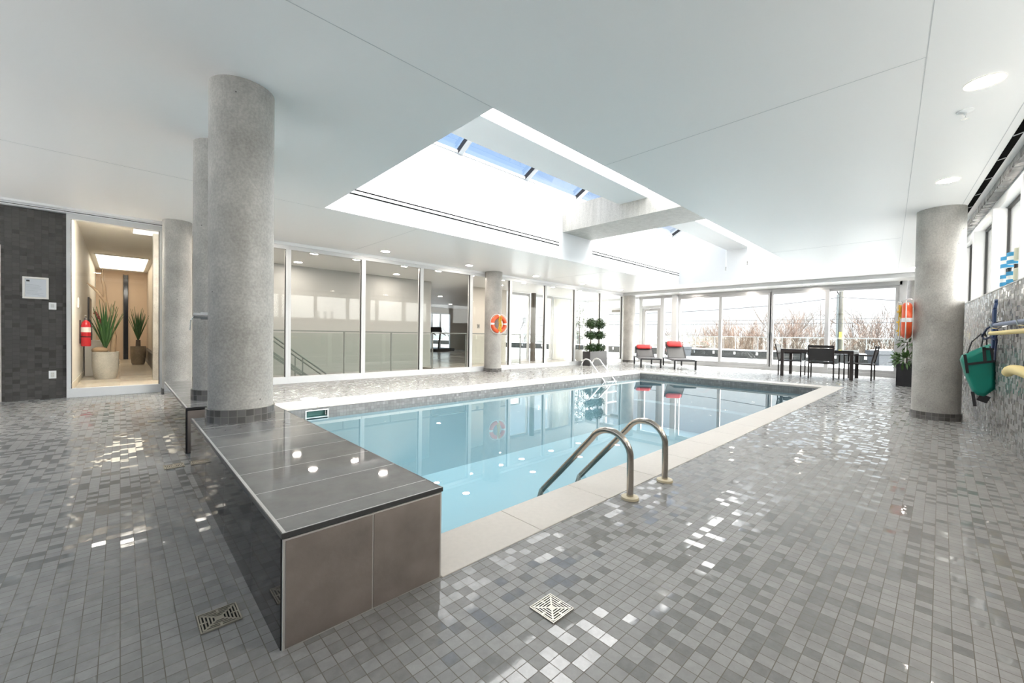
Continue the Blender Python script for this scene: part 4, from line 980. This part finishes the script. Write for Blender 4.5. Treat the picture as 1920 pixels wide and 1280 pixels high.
b = MB(); b.box((-.8, -.26, .16), (.55, .26, .17)); b.build('belt', mat('belt', (.05, .05, .05), .8), t)
for s in (-1, 1):
    b = MB(); b.tube([(.7, s*.36, .1), (.68, s*.36, .5), (.55, s*.35, .95), (.40, s*.33, 1.18)], [.05, .045, .04, .035], 10); b.build('upright', DARK, t, smooth=50)
    b = MB(); b.tube([(.5, s*.34, 1.05), (.15, s*.34, .98), (.02, s*.34, .92)], .025, 10); b.build('handrail', DARK, t, smooth=50)
b = MB(); b.bar((.42, 0, 1.10), (.52, 0, 1.38), .74, .08, up=(1, 0, -.3)); b.build('console', mat('console', (.03, .03, .035), .3), t, bevel=.02)
b = MB(); b.bar((.382, 0, 1.22), (.42, 0, 1.33), .3, .01, up=(1, 0, -.3)); b.build('screen', mat('screen', (.08, .09, .10), .1), t)
t = thing('wall_switch', 'dark wall control on the beige pier behind the partition', 'switch', (8.9, LY, 1.28)); b = MB(); b.box((-.05, -.015, -.07), (.05, 0, .07)); b.build('plate', mat('switch_dark', (.25, .24, .22), .4), t); b = MB(); b.box((-.015, -.02, -.02), (.015, -.015, .03)); b.build('rocker', DARK, t)
t = thing('potted_tree', 'slender leafy tree in a round grey pot behind the topiary', 'plant', (13.55, 10.2, 0))
b = MB(); b.lathe([(0, 0), (.12, 0), (.19, .15), (.2, .34), (.17, .44), (.15, .44), (.15, .38), (0, .38)], 28); b.build('pot', mat('grey_pot', (.45, .46, .46), .4), t, smooth=50)
b = MB(); b.tube([(0, 0, .36), (.02, 0, .9), (-.02, .02, 1.5), (.02, 0, 2.15)], [.018, .015, .011, .005], 8)
b2 = MB(); random.seed(31)
for k in range(26):
    z = .85+1.3*k/26; a = 2.4*k; L = .30*(1-.35*k/26); e = Vector((math.cos(a)*L, math.sin(a)*L, z+.14)); b.tube([(0, 0, z), tuple(e)], [.006, .003], 5)
    for q in range(11): b2.leaf(Vector((0, 0, z))+(e-Vector((0, 0, z)))*random.uniform(.3, 1.1)+rnd_dir()*.05, rnd_dir(), .085, .04, .3, up=tuple(rnd_dir()*.6))
b.build('trunk', BARK, t); b2.build('foliage', mat('olive_leaf', (.10, .15, .05), .5, noise=.4, nscale=14), t)

# ---------------------------------------------------------------- outdoors
b = MB(); b.prism([(FX+.15, -8), (23.4, -8), (23.4, 40), (18, 40), (17.9, 21.8), (10.5, LY+.16), (FX+.15, LY+.16)], -.35, -.03); struct(b.build('terrace_floor', TSNOW), 'snow covered terrace outside', 'terrace')
b = MB(); b.box((23.4, -8, -.35), (23.75, 40, .355)); cb_ = struct(b.build('terrace_curb', mat('dark_curb', (.014, .015, .0135), .7, noise=.2, nscale=3)), 'dark terrace parapet', 'parapet')
b = MB(); b.box((23.38, -8, .355), (23.78, 40, .415)); b.build('snow_cap', SNOW, cb_, bevel=.02)
b = MB(); b.prism([(16, -120), (260, -120), (260, 260), (16, 260)], -3.7, -3.5); b.prism([(-60, -4), (-4, -4), (-4, 60), (-60, 60)], -3.7, -3.5); struct(b.build('ground', mat('field_snow', (.38, .39, .405), .8, noise=.08, nscale=.15)), 'snowy ground below the terrace', 'ground')  # second slab, behind the camera, is added to bounce light indoors
b = MB(); b.prism([(-60, -120), (16, -120), (16, -4), (-60, -4)], -3.7, -3.5); struct(b.build('ground_unseen', mat('dark_ground', (.13, .13, .13), .6, noise=.2, nscale=.4)), 'unseen dark ground beside the building, added to limit bounced light', 'ground')  # unseen ground, made dark so less light bounces up to the ceiling
t = thing('terrace_railing', 'glass terrace railing with pale top rail on the dark parapet', 'railing', (23.52, 0, .415))
b = MB(); b.bar((0, -7, .665), (0, 39, .665), .05, .035); b.build('top_rail', RAIL, t)
ys = [-.9+1.05*k for k in range(-4, 24)]
for y in ys:
    b = MB(); b.bar((-.02, y, -.12), (-.02, y, .65), .03, .018); b.build('post', RAIL, t)
    b = MB(); b.box((-.16, y-.05, -.26), (-.115, y+.05, -.12)); b.bar((-.13, y, -.16), (-.02, y, -.1), .03, .03); b.build('clamp', STEELB, t)
for a, c in zip(ys, ys[1:]):
    b = MB(); b.box((-.006, a+.03, .02), (.006, c-.03, .63)); b.build('glass_panel', RGLASS, t)
def outpot(loc, lab, r, h):
    t = thing('terrace_planter', lab, 'planter', loc, 0, 'planters on the snowy terrace')
    b = MB(); b.tube([(0, 0, 0), (0, 0, h*.78)], [r*1.12, r*1.3], 4); b.build('pot_body', mat('slate_blue', (.018, .022, .028), .6), t)
    b = MB(); b.tube([(0, 0, h*.74), (0, 0, h)], [r*1.42, r*1.48], 4); b.build('rim', MATS['slate_blue'], t)
    b = MB(); b.blob((0, 0, h), (r*1.0, r*1.0, .05)); b.build('snow_heap', SNOW, t, smooth=60)
outpot((22.6, 9.78, -.03), 'slate grey snow-topped planter outside, behind the second lounger', .27, .55)
outpot((22.6, 1.72, -.03), 'slate blue planter outside, behind the chair nearest the mosaic wall', .33, .62)
# bare trees
TWIG = mat('twig_brown', (.055, .036, .025), .9, noise=.3, nscale=2); TWIGD = mat('twig_dark', (.02, .016, .013), .9); TWIGO = mat('twig_rust', (.075, .044, .029), .9, noise=.3, nscale=2)
def grow(b, p, d, L, r, lev, n=3):
    pts = [p]; q = p.copy(); dd = d.copy()
    for k in range(3):
        dd = (dd+rnd_dir()*.16+Vector((0, 0, .05))).normalized(); q = q+dd*L/3; pts.append(q.copy())
    b.tube(pts, [r, r*.85, r*.7, r*.5], 4 if lev > 2 else 3, cap=False)
    if lev <= 0: return
    for k in range(n):
        f = random.choice((1, 2, 3)); nd = (dd+rnd_dir()*.6+Vector((0, 0, .12))).normalized()
        grow(b, pts[f], nd, L*random.uniform(.55, .8), r*.55, lev-1, n)
def bare(loc, h, lab, m, stems=4, lev=3, spread=.5, n=3, grp='bare trees beyond the terrace', thick=.011):
    t = thing('bare_tree', lab, 'tree', loc, random.uniform(0, 6), grp)
    b = MB()
    for k in range(stems):
        a = 2*PI*k/stems+random.uniform(-.4, .4); d = Vector((math.cos(a)*spread, math.sin(a)*spread, 1)).normalized()
        grow(b, Vector((math.cos(a)*.12, math.sin(a)*.12, 0)), d, h*.52, h*thick, lev, n)
    b.build('branches', m, t)
random.seed(77)
G = -3.5
spots = [((38, 19.76), 5.3, TWIGD, 'dark spreading bare tree seen through the terrace door', 3, 4, .8, 3),
 ((47, 19.87), 6.0, TWIG, 'brown bare tree behind the slate planter with snow', 6, 3, .5, 5),
 ((56, 20.21), 5.6, TWIGO, 'low rusty bush left of centre in the third sliding door from the column', 6, 3, .5, 5),
 ((65, 21.10), 7.0, TWIGO, 'rusty bush just beside the stile of the third sliding door', 7, 3, .45, 5),
 ((38, 11.66), 4.4, TWIGO, 'rusty bush close past the stile between lounger and table', 7, 3, .45, 5),
 ((47, 12.98), 5.3, TWIGO, 'rusty upright bush in the middle of the second widest pane', 7, 3, .4, 5),
 ((56, 14.00), 6.8, TWIGO, 'tall rusty bush beside the post between the two middle doors', 7, 3, .4, 5),
 ((65, 13.75), 8.2, TWIG, 'big brown bush behind the chair at the table end', 7, 3, .45, 5),
 ((38, 7.01), 4.7, TWIG, 'big brown bush right behind the dining table', 7, 3, .45, 5),
 ((47, 7.17), 5.1, TWIGO, 'brown bush behind the chair with its back to the camera', 7, 3, .45, 5),
 ((56, 5.84), 5.6, TWIG, 'faint low tree just beside the utility pole', 6, 3, .5, 5),
 ((65, 5.03), 8.4, TWIGO, 'reddish many-stemmed bush in the last sliding door', 7, 3, .5, 5),
 ((38, 1.50), 4.3, TWIG, 'brown bush at the edge of the last sliding door', 6, 3, .5, 5),
 ((36, 29.5), 6.8, TWIGD, 'dark bare tree seen past the corner column', 3, 4, .6, 3),
 ((31, 37.0), 8.1, TWIGD, 'dark bare tree seen through the partition beside the slim dark post', 3, 4, .7, 3),
 ((44, 47.0), 8.9, TWIGD, 'dark bare tree seen through the lobby windows, farther back', 3, 4, .7, 3)]
for (x, y), h_, m, lab, st, lv, spd, nn in spots: bare((x, y, G), h_, lab, m, st, lv, spd, nn)
t = thing('bare_sapling', 'young bare sapling rising just beyond the railing, before the utility pole', 'tree', (25.2, 4.05, G))
b = MB()
for e in ((.0, .50, 6.05), (.1, .16, 6.4), (-.1, -.35, 5.4), (0, -.55, 4.6), (.1, -.15, 5.0)):
    pts = [(0, 0, 0), (e[0]*.2, e[1]*.1, 2.2), (e[0]*.5, e[1]*.45, 4.0), e]; b.tube(pts, [.05, .035, .025, .006], 6)
    for k in range(9):
        f = random.uniform(.35, 1); p = Vector(pts[2]).lerp(Vector(pts[3]), f); b.tube([p, p+rnd_dir()*.10+Vector((0, 0, .08))], [.008, .003], 4)
b.build('branches', TWIG, t)
random.seed(5)
b = MB()
for k in range(420):
    y = random.uniform(-60, 150); b.blob((random.uniform(100, 125), y, G+random.uniform(.5, 2.0)), (random.uniform(1, 3), random.uniform(1.5, 4), random.uniform(1.5, 3.6)), 7, 5)
o = b.build('distant_treeline', mat('hazy_grey', (.17, .165, .16), .95, noise=.25, nscale=.6)); o['kind'] = 'stuff'; o['label'] = 'hazy grey treeline on the horizon'; o['category'] = 'trees'
random.seed(9)
b = MB()
for k in range(260):
    p = Vector((random.uniform(28, 33), random.choice((random.uniform(-4, 2.6), random.uniform(5.6, 20), random.uniform(5.6, 20))), G)); b2_ = p+Vector((random.uniform(-.3, .3), random.uniform(-.3, .3), random.uniform(1.2, 2.6))); b.tube([p, (p+b2_)/2+rnd_dir()*.1, b2_], [.022, .016, .006], 3, cap=False)
    for q in range(3): c_ = p.lerp(b2_, random.uniform(.4, 1)); b.tube([c_, c_+rnd_dir()*.4+Vector((0, 0, .3))], [.010, .004], 3, cap=False)
o = b.build('dry_undergrowth', TWIG); o['kind'] = 'stuff'; o['label'] = 'thin dry stems standing in the snow beyond the railing'; o['category'] = 'undergrowth'
t = thing('utility_pole', 'grey-brown wooden utility pole with yellow tag beyond the terrace', 'utility pole', (30, 4.0, G))
b = MB(); b.tube([(0, 0, 0), (0, 0, 10)], [.15, .12], 20); b.build('shaft', mat('weathered_wood', (.07, .065, .05), .8, noise=.3, nscale=4), t, smooth=50)
b = MB(); b.cyl((-.06, .17, 0), (-.06, .17, 7.1), .055, 14); b.build('conduit', mat('conduit_grey', (.10, .115, .115), .5), t, smooth=50)
b = MB(); b.box((-.165, -.06, 4.55), (-.145, .06, 4.95)); b.build('yellow_tag', mat('tag_yellow', (.75, .60, .03), .5), t)
b = MB(); b.bar((0, .1, 7.0), (0, .75, 8.6), .05, .05); b.build('brace', TWIGD, t)
def wire(pts, r, lab):
    b = MB(); b.tube(pts, r, 6); o = b.build('power_line', DARK); tag(o, lab, 'power line', 'power lines outside')
wire([(30, 30, 2.7), (30, 20, 2.85), (30, 14.7, 2.86), (30, 10.8, 2.95), (30, 7.7, 3.1), (29.9, 4.75, 3.36), (29.82, 4.0, 3.43), (29.9, 1.93, 3.17), (30, -4, 2.7), (30, -10, 2.6)], .02, 'thick topmost power line rising to the utility pole')
wire([(29.84, 30, 2.28), (29.84, 12, 2.19), (29.84, -10, 2.18)], .012, 'thin level power line, middle one of the three')
wire([(29.84, 30, 2.0), (29.84, 12, 1.95), (29.84, -10, 1.97)], .016, 'level power line, lowest of the three')

# ---------------------------------------------------------------- sky
w = bpy.data.worlds.new('overcast'); SC.world = w; w.use_nodes = True
T = w.node_tree; T.nodes.clear()
class WT(NT):
    def __init__(s, tr): s.t = tr
t = WT(T)
gen = t.n('ShaderNodeTexCoord').outputs['Generated']
nrm = t.vec('NORMALIZE', gen)
sp = t.n('ShaderNodeSeparateXYZ'); t.l(nrm, sp.inputs[0])
mr = t.n('ShaderNodeMapRange', interpolation_type='SMOOTHSTEP'); mr.inputs[1].default_value = .10; mr.inputs[2].default_value = .42; t.l(sp.outputs[2], mr.inputs[0])
nz = t.n('ShaderNodeTexNoise'); nz.inputs['Scale'].default_value = 3.0; nz.inputs['Detail'].default_value = 5; t.l(nrm, nz.inputs['Vector'])
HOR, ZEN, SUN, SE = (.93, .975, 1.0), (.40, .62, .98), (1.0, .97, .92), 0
sky = t.mix(mr.outputs[0], tuple(v*SKYH for v in HOR), tuple(v*SKYZ for v in ZEN))
cl = t.n('ShaderNodeMapRange'); cl.inputs[1].default_value = .5; cl.inputs[2].default_value = .8; cl.inputs[3].default_value = 0; cl.inputs[4].default_value = .5; t.l(nz.outputs[0], cl.inputs[0])
sky = t.mix(cl.outputs[0], sky, tuple(v*SKYC for v in (.95, .97, 1)))
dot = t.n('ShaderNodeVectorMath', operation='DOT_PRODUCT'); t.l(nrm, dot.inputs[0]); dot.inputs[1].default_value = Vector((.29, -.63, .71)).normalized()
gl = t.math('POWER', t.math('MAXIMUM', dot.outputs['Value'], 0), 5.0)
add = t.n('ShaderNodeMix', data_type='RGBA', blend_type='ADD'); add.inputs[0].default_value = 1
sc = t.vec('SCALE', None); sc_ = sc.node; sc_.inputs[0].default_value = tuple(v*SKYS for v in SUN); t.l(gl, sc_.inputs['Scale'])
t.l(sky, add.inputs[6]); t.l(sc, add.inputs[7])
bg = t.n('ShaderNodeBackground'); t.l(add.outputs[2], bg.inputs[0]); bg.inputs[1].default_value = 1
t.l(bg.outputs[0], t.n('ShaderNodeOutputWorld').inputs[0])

SC.view_settings.view_transform = 'Standard'; SC.view_settings.look = 'None'; SC.view_settings.gamma = 1; SC.view_settings.use_curve_mapping = False
SC.view_settings.exposure = EXPO
SC.cycles.use_denoising = True
SC.cycles.max_bounces = 12; SC.cycles.diffuse_bounces = 5; SC.cycles.glossy_bounces = 5; SC.cycles.transparent_max_bounces = 24; SC.cycles.sample_clamp_indirect = 8
SC.cycles.caustics_reflective = False; SC.cycles.caustics_refractive = False
